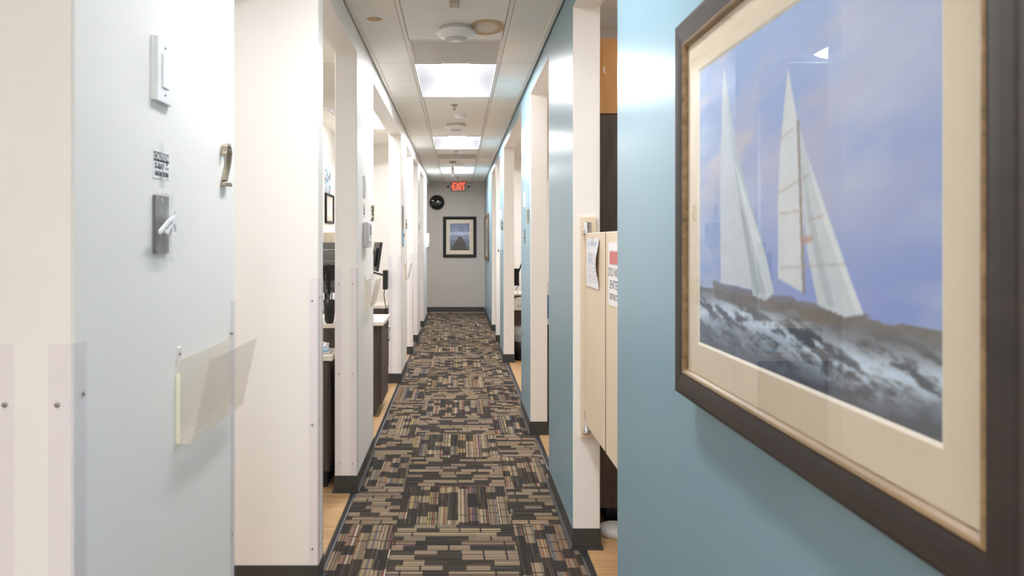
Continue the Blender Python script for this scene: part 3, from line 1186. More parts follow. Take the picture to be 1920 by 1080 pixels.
def sailing(U, V):
    cl = fbm(U * 0.8 + V * 0.35, V - U * 0.25 + 0.3, 3, 6, 4)
    cl2 = fbm(U * 0.7 + V * 0.6, V * 0.9 - U * 0.3 + 0.35, 4, 7, 4)
    v = V[..., None]
    u = U[..., None]
    base = lerp(C3(138, 154, 214), C3(168, 188, 228), np.clip((v - 0.25) / 0.75, 0, 1))
    base = lerp(base, C3(128, 158, 204), np.clip((0.5 - u) * 1.3, 0, 0.55))
    pink = np.clip((cl - 0.42) * 4.5, 0, 1)[..., None] * np.clip(1.15 - u * 0.9, 0, 1) * np.clip((v - 0.3) * 2.5, 0, 1)
    base = lerp(base, C3(226, 204, 206), pink * 0.95)
    pale = np.clip((cl2 - 0.5) * 4, 0, 1)[..., None]
    base = lerp(base, C3(206, 212, 230), pale * 0.5)
    glow = np.exp(-((V - 0.47) / 0.10) ** 2 - ((U - 0.62) / 0.3) ** 2)[..., None]
    base = lerp(base, C3(206, 200, 214), glow * 0.45)
    # sea
    s1 = fbm(U, V, 26, 60, 4)
    s2 = fbm(U * 0.9 + V * 0.3, V + 0.25 * U, 9, 40, 4)
    hz = 0.205 + 0.012 * (vnoise(U, V * 0, 24, 2) - 0.5)
    sea = lerp(C3(82, 84, 92), C3(112, 104, 100), np.clip((v - 0.12) / 0.09, 0, 1))
    sea = lerp(sea, C3(70, 92, 124), np.clip(0.75 - u, 0, 1) * 0.7)
    band = np.exp(-((V - 0.118 - 0.02 * np.sin(U * 6)) / 0.05) ** 2) + 0.35 * np.exp(-((V - 0.05) / 0.03) ** 2) * (1 - U)
    s3 = fbm(U, V, 60, 90, 3)
    foam = np.clip((s2 * 0.6 + s1 * 0.35 + s3 * 0.2 - 0.49) * 7, 0, 1) * np.clip(band, 0, 1)
    sea = lerp(sea, C3(216, 230, 242), foam[..., None] * 0.95)
    sea = sea * (0.86 + 0.28 * s1[..., None])
    img = np.where((V < hz)[..., None], sea, base)

    def poly(pts, col, k=1.0):
        nonlocal img
        m = poly_mask(U, V, [sail_uv(*p) for p in pts]) * k
        img = lerp(img, col if isinstance(col, np.ndarray) else C3(*col), m)
    tex = (fbm(U, V, 20, 26, 3)[..., None] - 0.5) * 16
    # hulls and spray behind the sails
    poly([(1326, 524), (1350, 532), (1425, 548), (1476, 556), (1488, 572), (1440, 584), (1372, 572), (1330, 556)], (92, 84, 82), 0.7)
    poly([(1470, 560), (1540, 572), (1606, 584), (1618, 592), (1560, 606), (1490, 596)], (104, 92, 84), 0.8)
    # left boat: main and jib
    poly([(1347, 127), (1344, 170), (1340, 320), (1340, 450), (1341, 528), (1398, 540), (1388, 460), (1376, 360), (1362, 240)], C3(214, 216, 220) + tex)
    poly([(1347, 127), (1352, 165), (1367, 270), (1395, 380), (1425, 480), (1439, 548), (1424, 562), (1400, 552), (1388, 470), (1372, 360), (1355, 235)], C3(196, 204, 210) + tex)
    poly([(1366, 300), (1395, 390), (1424, 482), (1438, 545), (1426, 556), (1404, 470), (1384, 390)], C3(232, 234, 234) + tex)
    poly([(1374, 372), (1384, 440), (1398, 520), (1404, 548), (1412, 552), (1402, 490), (1386, 410)], (150, 160, 166), 0.6)
    # right boat: main sail, mast, jib
    poly([(1465, 130), (1458, 195), (1449, 300), (1446, 400), (1446, 520), (1494, 548), (1494, 400), (1484, 240)], C3(228, 226, 224) + tex)
    poly([(1482, 228), (1500, 290), (1530, 380), (1560, 465), (1585, 537), (1604, 586), (1570, 592), (1520, 570), (1500, 470), (1492, 350)], C3(214, 216, 216) + tex)
    poly([(1498, 286), (1530, 380), (1560, 465), (1585, 537), (1604, 586), (1592, 588), (1560, 500), (1528, 410)], C3(238, 236, 232) + tex)
    poly([(1490, 300), (1500, 400), (1518, 500), (1536, 570), (1552, 576), (1530, 490), (1508, 390)], (168, 176, 180), 0.55)
    poly([(1481, 228), (1485, 228), (1497, 548), (1491, 548)], (120, 104, 96), 0.75)
    for k, (a, b) in enumerate((((1450, 262), (1476, 240)), ((1448, 360), (1504, 326)), ((1447, 400), (1490, 392)), ((1500, 412), (1530, 402)))):
        poly([a, b, (b[0], b[1] + 4), (a[0], a[1] + 4)], (176, 130, 112), 0.45)
    poly([(1488, 444), (1510, 440), (1511, 452), (1489, 456)], (196, 120, 100), 0.6)
    poly([(1449, 498), (1580, 490), (1581, 496), (1449, 504)], (170, 150, 140), 0.35)
    img = np.clip(img, 0, 248)
    return 255 * (img / 255) ** 0.86 * C3(0.94, 0.985, 1.02)


framed('sailing_picture', 'large framed sailing boat print in the right foreground', (XR, (0.672 + 1.755) / 2, (1.131 + 1.9875) / 2), RROT,
       1.083, 0.8565, 0.064, 0.046, 0.066, ('frame', 'gold'), sailing, 420, 300)


def dock(U, V):
    n = fbm(U, V, 5, 12, 4)[..., None]
    v, u = V[..., None], U[..., None]
    img = lerp(C3(128, 134, 148), C3(96, 104, 122), np.clip((v - 0.6) / 0.4, 0, 1)) * (0.75 + 0.5 * n)
    img = np.where(v < 0.52, lerp(C3(84, 90, 102), C3(136, 142, 152), np.clip(v / 0.52, 0, 1)) * (0.8 + 0.35 * n), img)
    img = lerp(img, C3(196, 202, 210), np.exp(-((v - 0.62) / 0.05) ** 2) * 0.6)
    m = poly_mask(U, V, [(0.13, 0.0), (0.86, 0.0), (0.83, 0.16), (0.77, 0.31), (0.66, 0.44), (0.41, 0.44), (0.28, 0.33), (0.17, 0.18)])
    img = lerp(img, C3(78, 76, 76) * (0.8 + 0.4 * n), m)
    for k in range(9):
        q = 0.46 * (1 - (1 - k / 9) ** 0.6)
        img = lerp(img, C3(56, 54, 54), (np.abs(V - q) < 0.008)[..., None] * m * 0.6)
    m = poly_mask(U, V, [(0.42, 0.44), (0.63, 0.44), (0.62, 0.50), (0.43, 0.50)])
    img = lerp(img, C3(30, 30, 34), m)
    return 255 * np.clip((img / 255 - 0.42) * 1.5 + 0.42, 0.04, 1) * C3(0.97, 1.0, 1.05)


framed('dock_picture', 'black framed print of a dock on the grey end wall', (0.028, D, 1.572), FROT, 0.695, 0.855, 0.062, 0.04, 0.075,
       ('blackframe', 'blackframe'), dock, 90, 120)


def dull(U, V):
    n = fbm(U, V, 6, 8, 4)[..., None]
    return lerp(C3(70, 84, 78), C3(140, 150, 140), n)


framed('hall_picture', 'narrow-looking brown framed picture on the far blue wall', (XR, 14.32, 1.547), RROT, 1.85, 0.87, 0.075, 0.028, 0.12,
       ('bronze', 'bronze'), dull, 60, 60)

# ------------------------------------------------------------------ corner guards on the left wall ends
def guard(xc, yc, sx, sy, label, ztop=1.325):
    t = thing('corner_guard', label, 'guard', (xc, yc, 0), 0, 'clear corner guards')
    bm = new_bm()
    e = 0.0025
    w = 0.038
    xs = sorted((-sx * e, sx * w))
    ys = sorted((-sy * e, -sy * 0.0003))
    box(bm, xs[0], xs[1], ys[0], ys[1], 0.102, ztop)
    xs = sorted((-sx * e, -sx * 0.0003))
    ys = sorted((-sy * 0.0003, sy * w))
    box(bm, xs[0], xs[1], ys[0], ys[1], 0.102, ztop)
    obj('angle_strip', bm, 'guard', t)
    for z in (ztop - 0.095, 0.70, 0.17):
        bm = new_bm()
        lathe(bm, [(0.0042, 0.0), (0.0036, 0.0014), (0.002, 0.0022), (0, 0.0024)], 10, 'Y', (sx * 0.024, -e if sy > 0 else e, z) if sy > 0 else (sx * 0.024, e + 0.002, z))
        obj('screw', bm, 'screw', t)
        bm = new_bm()
        lathe(bm, [(0.0042, 0.0), (0.0036, 0.0014), (0.002, 0.0022), (0, 0.0024)], 10, 'X', (e if sx < 0 else -e - 0.002, sy * 0.026, z + 0.012))
        obj('screw', bm, 'screw', t)
    return t


seg = ['the wall with numeral 2', 'the wide white cross wall', 'the second left wall segment',
       'the third left wall segment', 'the far cross wall', 'the fourth left wall segment', 'the last left wall segment']
for (a, b_), n in zip([LB[1], (3.19, 3.31), LB[2], LB[3], (9.80, 9.92), LB[4], LB[5]], seg):
    cross = b_ - a < 0.2
    guard(XL, a, -1, 1, 'clear corner guard on the near corridor corner of ' + n)
    if not cross:
        guard(XL - WT, a, 1, 1, 'clear corner guard on the inner front corner of ' + n)
    guard(XL, b_, -1, -1, 'clear corner guard on the far corridor corner of ' + n)


# ------------------------------------------------------------------ wall fittings
def switch_plate(loc, rot, label, w=0.088, h=0.125):
    t = thing('switch_plate', label, 'switch plate', loc, rot)
    bm = new_bm()
    prism(bm, [(-w / 2, 0), (-w / 2, -0.006), (-w / 2 + 0.006, -0.011), (w / 2 - 0.006, -0.011), (w / 2, -0.006), (w / 2, 0)], -h / 2, h / 2, 'Z')
    obj('plate', bm, 'pure', t)
    bm = new_bm()
    box(bm, -0.017, 0.017, -0.0135, -0.011, -0.034, 0.034, 0, 0.001)
    obj('rocker', bm, 'pure', t)
    for s in (-1, 1):
        bm = new_bm()
        lathe(bm, [(0.003, 0.0108), (0.002, 0.0122), (0, 0.0124)], 10, 'Y', (0, 0, s * 0.047))
        obj('screw', bm, 'midgrey', t)
    return t


SW = switch_plate(on_left(1.501, 1.825), LROT, 'white blank switch plate high on the left foreground wall')
dup(SW, on_left(4.745, 1.834), LROT, 'white switch plate on the second left wall segment, above the grey panel')
dup(SW, on_left(11.25, 1.83), LROT, 'white switch plate high on the fourth left wall segment')
dup(SW, on_right(6.20, 1.83), RROT, 'white switch plate on the blue wall segment with the number 4')
dup(SW, on_right(9.62, 1.83), RROT, 'white switch plate on the blue wall above the soap dispenser')
dup(SW, (-1.02, 3.19, 1.19), FROT, 'white wall switch on the cross wall behind the acrylic holder')


def caution(loc, rot, label):
    t = thing('caution_label', label, 'label', loc, rot)
    bm = new_bm()
    n = 8
    outline = [(-0.0395, 0.0275), (0.0395, 0.0275), (0.0395, -0.0275)] + [(0.0395 - 0.079 * i / n, -0.0275 + 0.002 * math.sin(i * 1.7)) for i in range(1, n)] + [(-0.0395, -0.0275)]
    prism(bm, outline, -0.0012, 0.0, 'Y')
    obj('sticker', bm, 'paper', t)
    bm = new_bm()
    box(bm, -0.0375, 0.0375, -0.0016, -0.0012, 0.006, 0.0245)
    obj('black_band', bm, 'ink', t)
    text('lettering', 'CAUTION', 0.017, 'paper', t, (0, -0.0019, 0.0153), 0.95, 0.0002, 0.0004)
    text('lettering', 'X-RAY', 0.017, 'ink', t, (-0.011, -0.0015, -0.004), 0.95, 0.0002, 0.0005)
    text('lettering', 'RADIATION', 0.0135, 'ink', t, (0.001, -0.0015, -0.0185), 0.92, 0.0002, 0.0004)
    bm = new_bm()
    for k in range(3):
        a = R(90 + 120 * k)
        pts = [(0.027 + 0.002 * math.cos(a), -0.0025 + 0.002 * math.sin(a))]
        for q in range(5):
            b = a + R(-28 + 14 * q)
            pts.append((0.027 + 0.0075 * math.cos(b), -0.0025 + 0.0075 * math.sin(b)))
        prism(bm, pts, -0.0016, -0.0012, 'Y')
    obj('trefoil_mark', bm, 'ink', t)
    for s in (-1, 1):
        bm = new_bm()
        box(bm, -0.012, 0.012, -0.0020, -0.0017, s * 0.034 - 0.011, s * 0.034 + 0.011)
        obj('tape_strip', bm, 'tape', t)
    return t


CA = caution(on_left(1.506, 1.638), LROT, 'black and white caution x-ray label taped to the left foreground wall')
dup(CA, on_left(4.745, 1.68), LROT, 'small x-ray caution label on the second left wall segment')


def stroke(bm, path, w, d):
    prism(bm, ribbon(path, w), -d, -0.003, 'Y')


def number(ch, loc, rot, label):
    t = thing('room_number', label, 'number', loc, rot)
    bm = new_bm()
    w, d = 0.011, 0.016
    if ch == 2:
        p = [(-0.022, 0.022), (-0.0215, 0.034)]
        for i in range(9):
            a = R(170 - i * 25)
            p.append((0.0 + 0.022 * math.cos(a), 0.034 + 0.020 * math.sin(a)))
        p += [(0.012, 0.006), (-0.004, -0.018), (-0.019, -0.040)]
        stroke(bm, p[1:], 0.0065, d)
        box(bm, -0.028, -0.017, -d, -0.003, 0.024, 0.033, 0, 0.0015)
        box(bm, -0.024, 0.024, -d, -0.003, -0.052, -0.042, 0, 0.0015)
    elif ch == 3:
        p = [(0.020 * math.cos(R(160 - i * 25)), 0.030 + 0.022 * math.sin(R(160 - i * 25))) for i in range(10)]
        stroke(bm, p, w, d)
        p = [(0.022 * math.cos(R(90 - i * 25)), -0.026 + 0.028 * math.sin(R(90 - i * 25))) for i in range(11)]
        stroke(bm, p, w, d)
    elif ch == 4:
        stroke(bm, [(0.010, 0.054), (0.010, -0.054)], w, d)
        stroke(bm, [(0.010, 0.052), (-0.026, -0.016), (0.026, -0.016)], w * 0.9, d)
    elif ch == 5:
        stroke(bm, [(0.022, 0.049), (-0.018, 0.049), (-0.018, 0.006)], w, d)
        p = [(0.023 * math.cos(R(130 - i * 26)), -0.022 + 0.030 * math.sin(R(130 - i * 26))) for i in range(12)]
        stroke(bm, p, w, d)
    else:
        p = [(0.023 * math.cos(R(i * 30)), -0.026 + 0.026 * math.sin(R(i * 30))) for i in range(13)]
        stroke(bm, p, w, d)
        stroke(bm, [(-0.023, -0.022), (-0.016, 0.020), (0.012, 0.054)], w, d)
    obj('numeral', bm, 'nickel', t)
    bm = new_bm()
    for x, z in ((-0.004, 0.045), (-0.004, -0.047)) if ch != 2 else ((0.0, 0.05), (0.0, -0.047)):
        tube(bm, [(x, 0, z), (x, -0.006, z)], 0.002, 6)
    obj('stand_off', bm, 'nickel', t)


number(2, on_left(1.905, 1.677), LROT, 'brushed nickel numeral 2 near the edge of the left foreground wall')
number(3, on_left(5.15, 1.68), LROT, 'metal room numeral on the second left wall segment')
number(5, on_left(8.50, 1.68), LROT, 'dark metal room numeral on the third left wall segment')
number(4, on_right(5.85, 1.68), RROT, 'metal numeral 4 on the blue wall segment with a lever plate')
number(6, on_right(9.27, 1.68), RROT, 'metal room numeral on the blue wall near the soap dispenser')


# stainless plate wrapped in plastic
def metal_plate(loc, rot, label, w=0.072, h=0.118, toggle=True):
    t = thing('metal_switch_plate', label, 'switch plate', loc, rot)
    bm = new_bm()
    box(bm, -w / 2, w / 2, -0.005, 0, -h / 2, h / 2, 0, 0.0018)
    obj('plate', bm, 'steel', t)
    if toggle:
        bm = new_bm()
        lathe(bm, [(0.007, 0.005), (0.006, 0.012), (0.004, 0.022), (0, 0.023)], 12, 'Y')
        obj('toggle', bm, 'chrome', t)
    for s in (-1, 1):
        bm = new_bm()
        lathe(bm, [(0.0035, 0.005), (0.003, 0.0062), (0, 0.0066)], 10, 'Y', (0, 0, s * h * 0.40))
        obj('screw', bm, 'screw', t)
    return t


metal_plate(on_left(1.501, 1.519), LROT, 'stainless switch plate wrapped in clear plastic on the left foreground wall', toggle=False)
MP = metal_plate(on_right(6.22, 1.524), RROT, 'small steel toggle plate on the blue wall segment')
dup(MP, on_left(11.35, 1.70), LROT, 'small grey steel plate on the fourth left wall segment')
dup(SW, on_left(11.22, 1.50), LROT, 'white switch plate below the steel plate on the fourth left segment')

t = thing('plastic_wrap', 'crumpled clear plastic with white ties over the stainless plate', 'wrap', on_left(1.501, 1.512), LROT)
bm = new_bm()
nn = 12
gv = []
for i in range(nn + 1):
    for j in range(nn + 1):
        u_, v_ = i / nn - 0.5, j / nn - 0.5
        pinch = math.exp(-(u_ * u_ + v_ * v_) * 9)
        y_ = -0.0085 - 0.006 * pinch + random.uniform(-0.0022, 0.0022)
        gv.append(bm.verts.new((u_ * 0.088 * (1 - 0.25 * pinch) + random.uniform(-.002, .002), y_, v_ * 0.135 + random.uniform(-.002, .002))))
for i in range(nn):
    for j in range(nn):
        bm.faces.new((gv[i * (nn + 1) + j], gv[(i + 1) * (nn + 1) + j], gv[(i + 1) * (nn + 1) + j + 1], gv[i * (nn + 1) + j + 1]))
obj('film', bm, 'wrap', t)
for p in ([(0.024, 0.022), (-0.008, 0.012), (-0.052, -0.010)], [(0.012, 0.012), (0.010, -0.004), (0.004, -0.028)], [(0.004, 0.016), (0.026, 0.010), (0.034, -0.006)],
          [(0.018, 0.008), (0.030, 0.028), (0.030, 0.034)], [(0.006, 0.006), (-0.014, -0.010), (-0.030, -0.006)]):
    bm = new_bm()
    prism(bm, ribbon(p, 0.007), -0.0205 - random.uniform(0, 0.003), -0.0180, 'Y')
    obj('plastic_tie', bm, 'pure', t)
bm = new_bm()
prism(bm, [(-0.03, -0.006), (0.012, 0.016), (0.022, -0.008), (-0.004, -0.022)], -0.0178, -0.0168, 'Y')
obj('loose_fold', bm, 'wrap', t)


# acrylic file holders
def file_holder(loc, rot, label, w=0.37):
    t = thing('file_holder', label, 'file holder', loc, rot)
    bm = new_bm()
    box(bm, 0, w, -0.0045, -0.0015, 0.0, 0.176)
    obj('back_plate', bm, 'acrylic', t)
    bm = new_bm()
    box(bm, -0.0035, -0.0005, -0.010, -0.0015, 0.0, 0.150, 0, 0.001)
    obj('end_strip', bm, 'edge', t)
    bm = new_bm()
    prism(bm, ribbon([(-0.0015, 0.0015), (-0.030, 0.0015), (-0.034, 0.004), (-0.072, 0.178)], 0.003), 0, w, 'X')
    obj('pocket_front', bm, 'acrylic', t)
    for x in (0.004, w - 0.008):
        bm = new_bm()
        box(bm, x - 0.004, x + 0.012, -0.0045, -0.0015, 0.175, 0.205, 0, 0.001)
        tb = obj('mounting_tab', bm, 'acrylic', t)
        bm = new_bm()
        lathe(bm, [(0.004, 0.0045), (0.003, 0.007), (0, 0.0074)], 10, 'Y', (x + 0.004, 0, 0.19))
        obj('screw', bm, 'screw', tb)
    return t


FH = file_holder(on_left(1.586, 1.054), LROT, 'clear acrylic file holder leaning from the left foreground wall')
dup(FH, on_left(4.76, 1.056), LROT, 'clear acrylic file holder on the second left wall segment')
dup(FH, on_left(8.22, 1.056), LROT, 'clear acrylic file holder on the third left wall segment')

# grey panel on the second left segment
t = thing('wall_intercom', 'pale grey wall panel with buttons on the second left wall segment', 'panel', on_left(4.775, 1.525), LROT)
bm = new_bm()
box(bm, -0.085, 0.085, -0.035, 0, -0.08, 0.08, 0, 0.005)
obj('housing', bm, 'greyplastic', t)
bm = new_bm()
box(bm, 0.01, 0.07, -0.037, -0.034, 0.0, 0.06, 0, 0.001)
obj('display', bm, 'midgrey', t)
for k in range(3):
    bm = new_bm()
    lathe(bm, [(0.009, 0.034), (0.008, 0.039), (0, 0.04)], 12, 'Y', (-0.04 + k * 0.04, 0, -0.04))
    obj('button', bm, 'pure', t)


# hanging ribbons with a blue end on the third left segment
t = thing('hanging_ribbon', 'grey ribbons with pale blue tassel hanging on the third left wall segment', 'decoration', on_left(8.02, 1.66), LROT)
for k, (x0, x1) in enumerate(((-0.10, -0.03), (0.10, -0.01))):
    bm = new_bm()
    prism(bm, ribbon([(x0, 0.20), (x0 * 0.8 + 0.01, 0.05), (x1, -0.06)], 0.03), -0.012, -0.004, 'Y')
    obj('strand', bm, 'midgrey' if k == 0 else 'greyplastic', t)
bm = new_bm()
prism(bm, [(-0.05, -0.06), (0.02, -0.06), (0.05, -0.21), (0.0, -0.235), (-0.06, -0.21)], -0.014, -0.005, 'Y')
obj('tassel', bm, 'bib', t)
bm = new_bm()
lathe(bm, [(0.02, 0.006), (0.018, 0.02), (0, 0.024)], 12, 'Y', (-0.01, 0, -0.11))
obj('charm', bm, 'darkgrey', t)


def dispenser(loc, rot, label):
    t = thing('soap_dispenser', label, 'dispenser', loc, rot)
    bm = new_bm()
    prism(bm, [(0, 0.13), (-0.042, 0.13), (-0.052, 0.11), (-0.054, -0.03), (-0.042, -0.11), (-0.03, -0.13), (0, -0.13)], -0.06, 0.06, 'X')
    obj('housing', bm, 'pure', t)
    bm = new_bm()
    box(bm, -0.035, 0.035, -0.056, -0.052, -0.02, 0.07, 0, 0.001)
    obj('window', bm, 'greyplastic', t)
    bm = new_bm()
    lathe(bm, [(0.009, -0.155), (0.011, -0.125)], 12, 'Z', (0, -0.028, 0))
    obj('nozzle', bm, 'midgrey', t)
    return t


DS = dispenser(on_left(13.95, 1.50), LROT, 'white hand sanitiser dispenser on the last left wall segment')
dup(DS, on_right(9.80, 1.50), RROT, 'white soap dispenser on the blue wall segment')

# ------------------------------------------------------------------ cream folding gate across the first right opening
t = thing('folding_gate', 'cream two-leaf half gate closing the first opening on the right', 'gate', (0.594, 3.6, 0))
bm = new_bm()
box(bm, -0.007, 0.068, -0.024, -0.002, 0.54, 1.60, 0, 0.002)
obj('mounting_board', bm, 'cream', t)
for a, b_ in ((-0.565, -0.118), (-0.995, -0.593)):
    bm = new_bm()
    box(bm, 0.0, 0.02, a, b_, 0.63, 1.522, 0, 0.002)
    obj('gate_leaf', bm, 'cream', t)
for z in (1.545, 0.60):
    bm = new_bm()
    box(bm, 0.006, 0.042, -0.032, -0.024, z - 0.028, z + 0.03, 0, 0.003)
    box(bm, 0.004, 0.014, -0.118, -0.026, z - 0.010, z - 0.004) if z < 1 else None
    lathe(bm, [(0.014, -0.03), (0.016, -0.026), (0.016, -0.004), (0.012, 0.0), (0.012, 0.03), (0.008, 0.034)], 14, 'Z', (0.016, -0.046, z))
    lathe(bm, [(0.021, -0.006), (0.021, 0.0)], 14, 'Z', (0.016, -0.046, z - 0.022))
    h = obj('hinge', bm, 'chrome', t)
for z in (1.488, 0.65):
    bm = new_bm()
    box(bm, 0.006, 0.014, -0.12, -0.03, z, z + 0.024)
    obj('hinge_strap', bm, 'chrome', t)
bm = new_bm()
box(bm, 0.003, 0.017, -0.5925, -0.5655, 0.632, 1.520)
obj('joint_strip', bm, 'laminate', t)


def notice(U, V):
    img = np.ones(U.shape + (3,)) * C3(236, 236, 240)
    top = ((V > 0.84) & (V < 0.93) & (U > 0.1) & (U < 0.85))[..., None]
    img = np.where(top, C3(206, 210, 226), img)
    rows = (np.sin(V * 150) > 0.2) & (U > 0.12) & (U < 0.86) & (V > 0.1) & (V < 0.72) & (fbm(U, V, 40, 60, 2) > 0.4)
    img = np.where(rows[..., None], C3(196, 196, 206), img)
    blk = ((V > 0.5) & (V < 0.7) & (U > 0.12) & (U < 0.5))[..., None]
    return np.where(blk, lerp(img, C3(190, 192, 206), 0.5), img)


t = thing('paper_notice', 'curled printed notice on the far leaf of the cream gate', 'notice', (0.5925, 3.285, 1.389), RROT)
grid_print('sheet', 0.30, 0.216, 40, 60, notice, t, (0, 0, 0), lambda U, V: -0.003 - 0.014 * np.clip((U - 0.6) / 0.4, 0, 1) ** 2 * np.sin(V * PI) ** 2)
bm = new_bm()
box(bm, -0.03, 0.03, -0.0045, -0.003, 0.085, 0.115)
obj('tape_strip', bm, 'tape', t)

t = thing('do_not_enter_sign', 'white DO NOT ENTER sign with red logo on the near gate leaf', 'sign', (0.5935, 2.83, 1.357), RROT)
bm = new_bm()
box(bm, -0.115, 0.115, -0.0015, 0, -0.122, 0.122)
obj('sheet', bm, 'paper', t)
bm = new_bm()
box(bm, -0.095, 0.095, -0.0022, -0.0015, 0.035, 0.092)
obj('grey_border', bm, 'greyplastic', t)
bm = new_bm()
prism(bm, [(-0.09, 0.05), (-0.08, 0.040), (0.08, 0.040), (0.09, 0.05), (0.09, 0.078), (0.08, 0.088), (-0.08, 0.088), (-0.09, 0.078)], -0.003, -0.0022, 'Y')
obj('red_emblem', bm, 'redink', t)
text('lettering', 'DO NOT', 0.048, 'greyink', t, (0, -0.0018, 0.006), 1.15, 0.0002, 0.0008)
text('lettering', 'ENTER', 0.048, 'greyink', t, (0, -0.0018, -0.042), 1.25, 0.0002, 0.0008)
text('lettering', 'RESTRICTED', 0.032, 'greyink', t, (0, -0.0018, -0.088), 1.05, 0.0002, 0.0006)


# ------------------------------------------------------------------ cabinets
def cabinet(name, label, x0, x1, y0, y1, top, over=0.012, doors=(), th=0.035, worktop=True, toe=0.1, toe_in=0.05, toe_sides=(1, 1, 1, 1)):
    """body, toe kick and worktop; doors = list of (side, a0, a1, z0, z1, handle)"""
    t = thing(name, label, 'cabinet', ((x0 + x1) / 2, (y0 + y1) / 2, 0))
    cx, cy = t.location.x, t.location.y
    zt = top - (th if worktop else 0)
    bm = new_bm()
    box(bm, x0 - cx, x1 - cx, y0 - cy, y1 - cy, toe, zt, 0, 0.0015)
    obj('carcass', bm, 'laminate', t)
    bm = new_bm()
    box(bm, x0 - cx + toe_in, x1 - cx - toe_in, y0 - cy + toe_in, y1 - cy - toe_in, -0.0004, toe)
    obj('toe_kick', bm, 'black', t)
    if worktop:
        bm = new_bm()
        box(bm, x0 - cx - over, x1 - cx + over, y0 - cy - over, y1 - cy + over, zt, top, 0, 0.004)
        obj('worktop', bm, 'counter', t)
    for sd, a0, a1, z0, z1, hv in doors:
        bm = new_bm()
        g = 0.002
        if sd == '+x':
            box(bm, x1 - cx, x1 - cx + 0.018, a0 - cy + g, a1 - cy - g, z0 + g, z1 - g, 0, 0.0012)
        elif sd == '-y':
            box(bm, a0 - cx + g, a1 - cx - g, y0 - cy - 0.018, y0 - cy, z0 + g, z1 - g, 0, 0.0012)
        elif sd == '-x':
            box(bm, x0 - cx - 0.018, x0 - cx, a0 - cy + g, a1 - cy - g, z0 + g, z1 - g, 0, 0.0012)
        d = obj('door', bm, 'laminate', t)
        if hv:
            bm = new_bm()
            ha, hz0, hz1 = hv
            if sd == '+x':
                X = x1 - cx + 0.018
                tube(bm, [(X, ha - cy, hz0), (X + 0.03, ha - cy, hz0), (X + 0.034, ha - cy, hz0 + 0.006), (X + 0.034, ha - cy, hz1 - 0.006), (X + 0.03, ha - cy, hz1), (X, ha - cy, hz1)], 0.005, 8)
            elif sd == '-y':
                Y = y0 - cy - 0.018
                tube(bm, [(ha - cx, Y, hz0), (ha - cx, Y - 0.03, hz0), (ha - cx, Y - 0.034, hz0 + 0.006), (ha - cx, Y - 0.034, hz1 - 0.006), (ha - cx, Y - 0.03, hz1), (ha - cx, Y, hz1)], 0.005, 8)
            else:
                X = x0 - cx - 0.018
                tube(bm, [(X, ha - cy, hz0), (X - 0.03, ha - cy, hz0), (X - 0.034, ha - cy, hz0 + 0.006), (X - 0.034, ha - cy, hz1 - 0.006), (X - 0.03, ha - cy, hz1), (X, ha - cy, hz1)], 0.005, 8)
            obj('handle', bm, 'chrome', d)
    return t


# island ending at the corridor between the second and third left rooms
cabinet('island_cabinet', 'dark laminate island with cream worktop and chrome handle, past second left wall segment', -1.25, -0.664, 6.28, 6.86, 0.81, 0.035,
        [('+x', 6.285, 6.855, 0.105, 0.77, (6.66, 0.60, 0.72))])
# cabinet behind the second left segment
cb = cabinet('treatment_cabinet', 'dark laminate cabinet with cream worktop behind the second left wall segment', -1.30, -0.772, 4.49, 5.20, 0.80, 0.016,
             [('-y', -1.29, -0.99, 0.105, 0.76, (-1.02, 0.60, 0.72)), ('-y', -0.985, -0.78, 0.105, 0.76, None)], toe_in=0.02)
t = thing('desk_ledge', 'raised dark ledge with cream top at the back of the treatment cabinet', 'ledge', (cb.location.x, cb.location.y, 0.80))
bm = new_bm()
box(bm, -0.26, 0.26, -0.06, 0.10, 0.0, 0.13, 0, 0.001)
obj('ledge_panel', bm, 'laminate', t)
bm = new_bm()
box(bm, -0.275, 0.275, -0.085, 0.11, 0.13, 0.155, 0, 0.003)
obj('ledge_top', bm, 'counter', t)
# counter farther back in the bay
cabinet('bay_counter', 'low dark cabinet with cream top seen behind the island', -1.40, -0.77, 7.95, 8.40, 0.80, 0.012, [('-y', -1.39, -0.78, 0.105, 0.76, (-1.0, 0.6, 0.72))])

# black cup on the ledge
t = thing('pen_cup', 'black ribbed cup standing on the cabinet ledge in second left room', 'cup', (-0.83, 4.81, 0.955))
bm = new_bm()
lathe(bm, [(0.0, 0.0), (0.018, 0.001), (0.027, 0.009), (0.031, 0.03), (0.035, 0.08), (0.041, 0.152), (0.0385, 0.152), (0.033, 0.08), (0.0, 0.014)], 24)
obj('cup_body', bm, 'black', t)
for k, (dx, dy, h) in enumerate(((0.010, 0.0, 0.20), (-0.012, 0.008, 0.22), (0.0, -0.014, 0.19))):
    bm = new_bm()
    tube(bm, [(dx * 0.5, dy * 0.5, 0.03), (dx * 1.6, dy * 1.6, h)], 0.004, 6)
    obj('pen', bm, 'darkgrey', t)


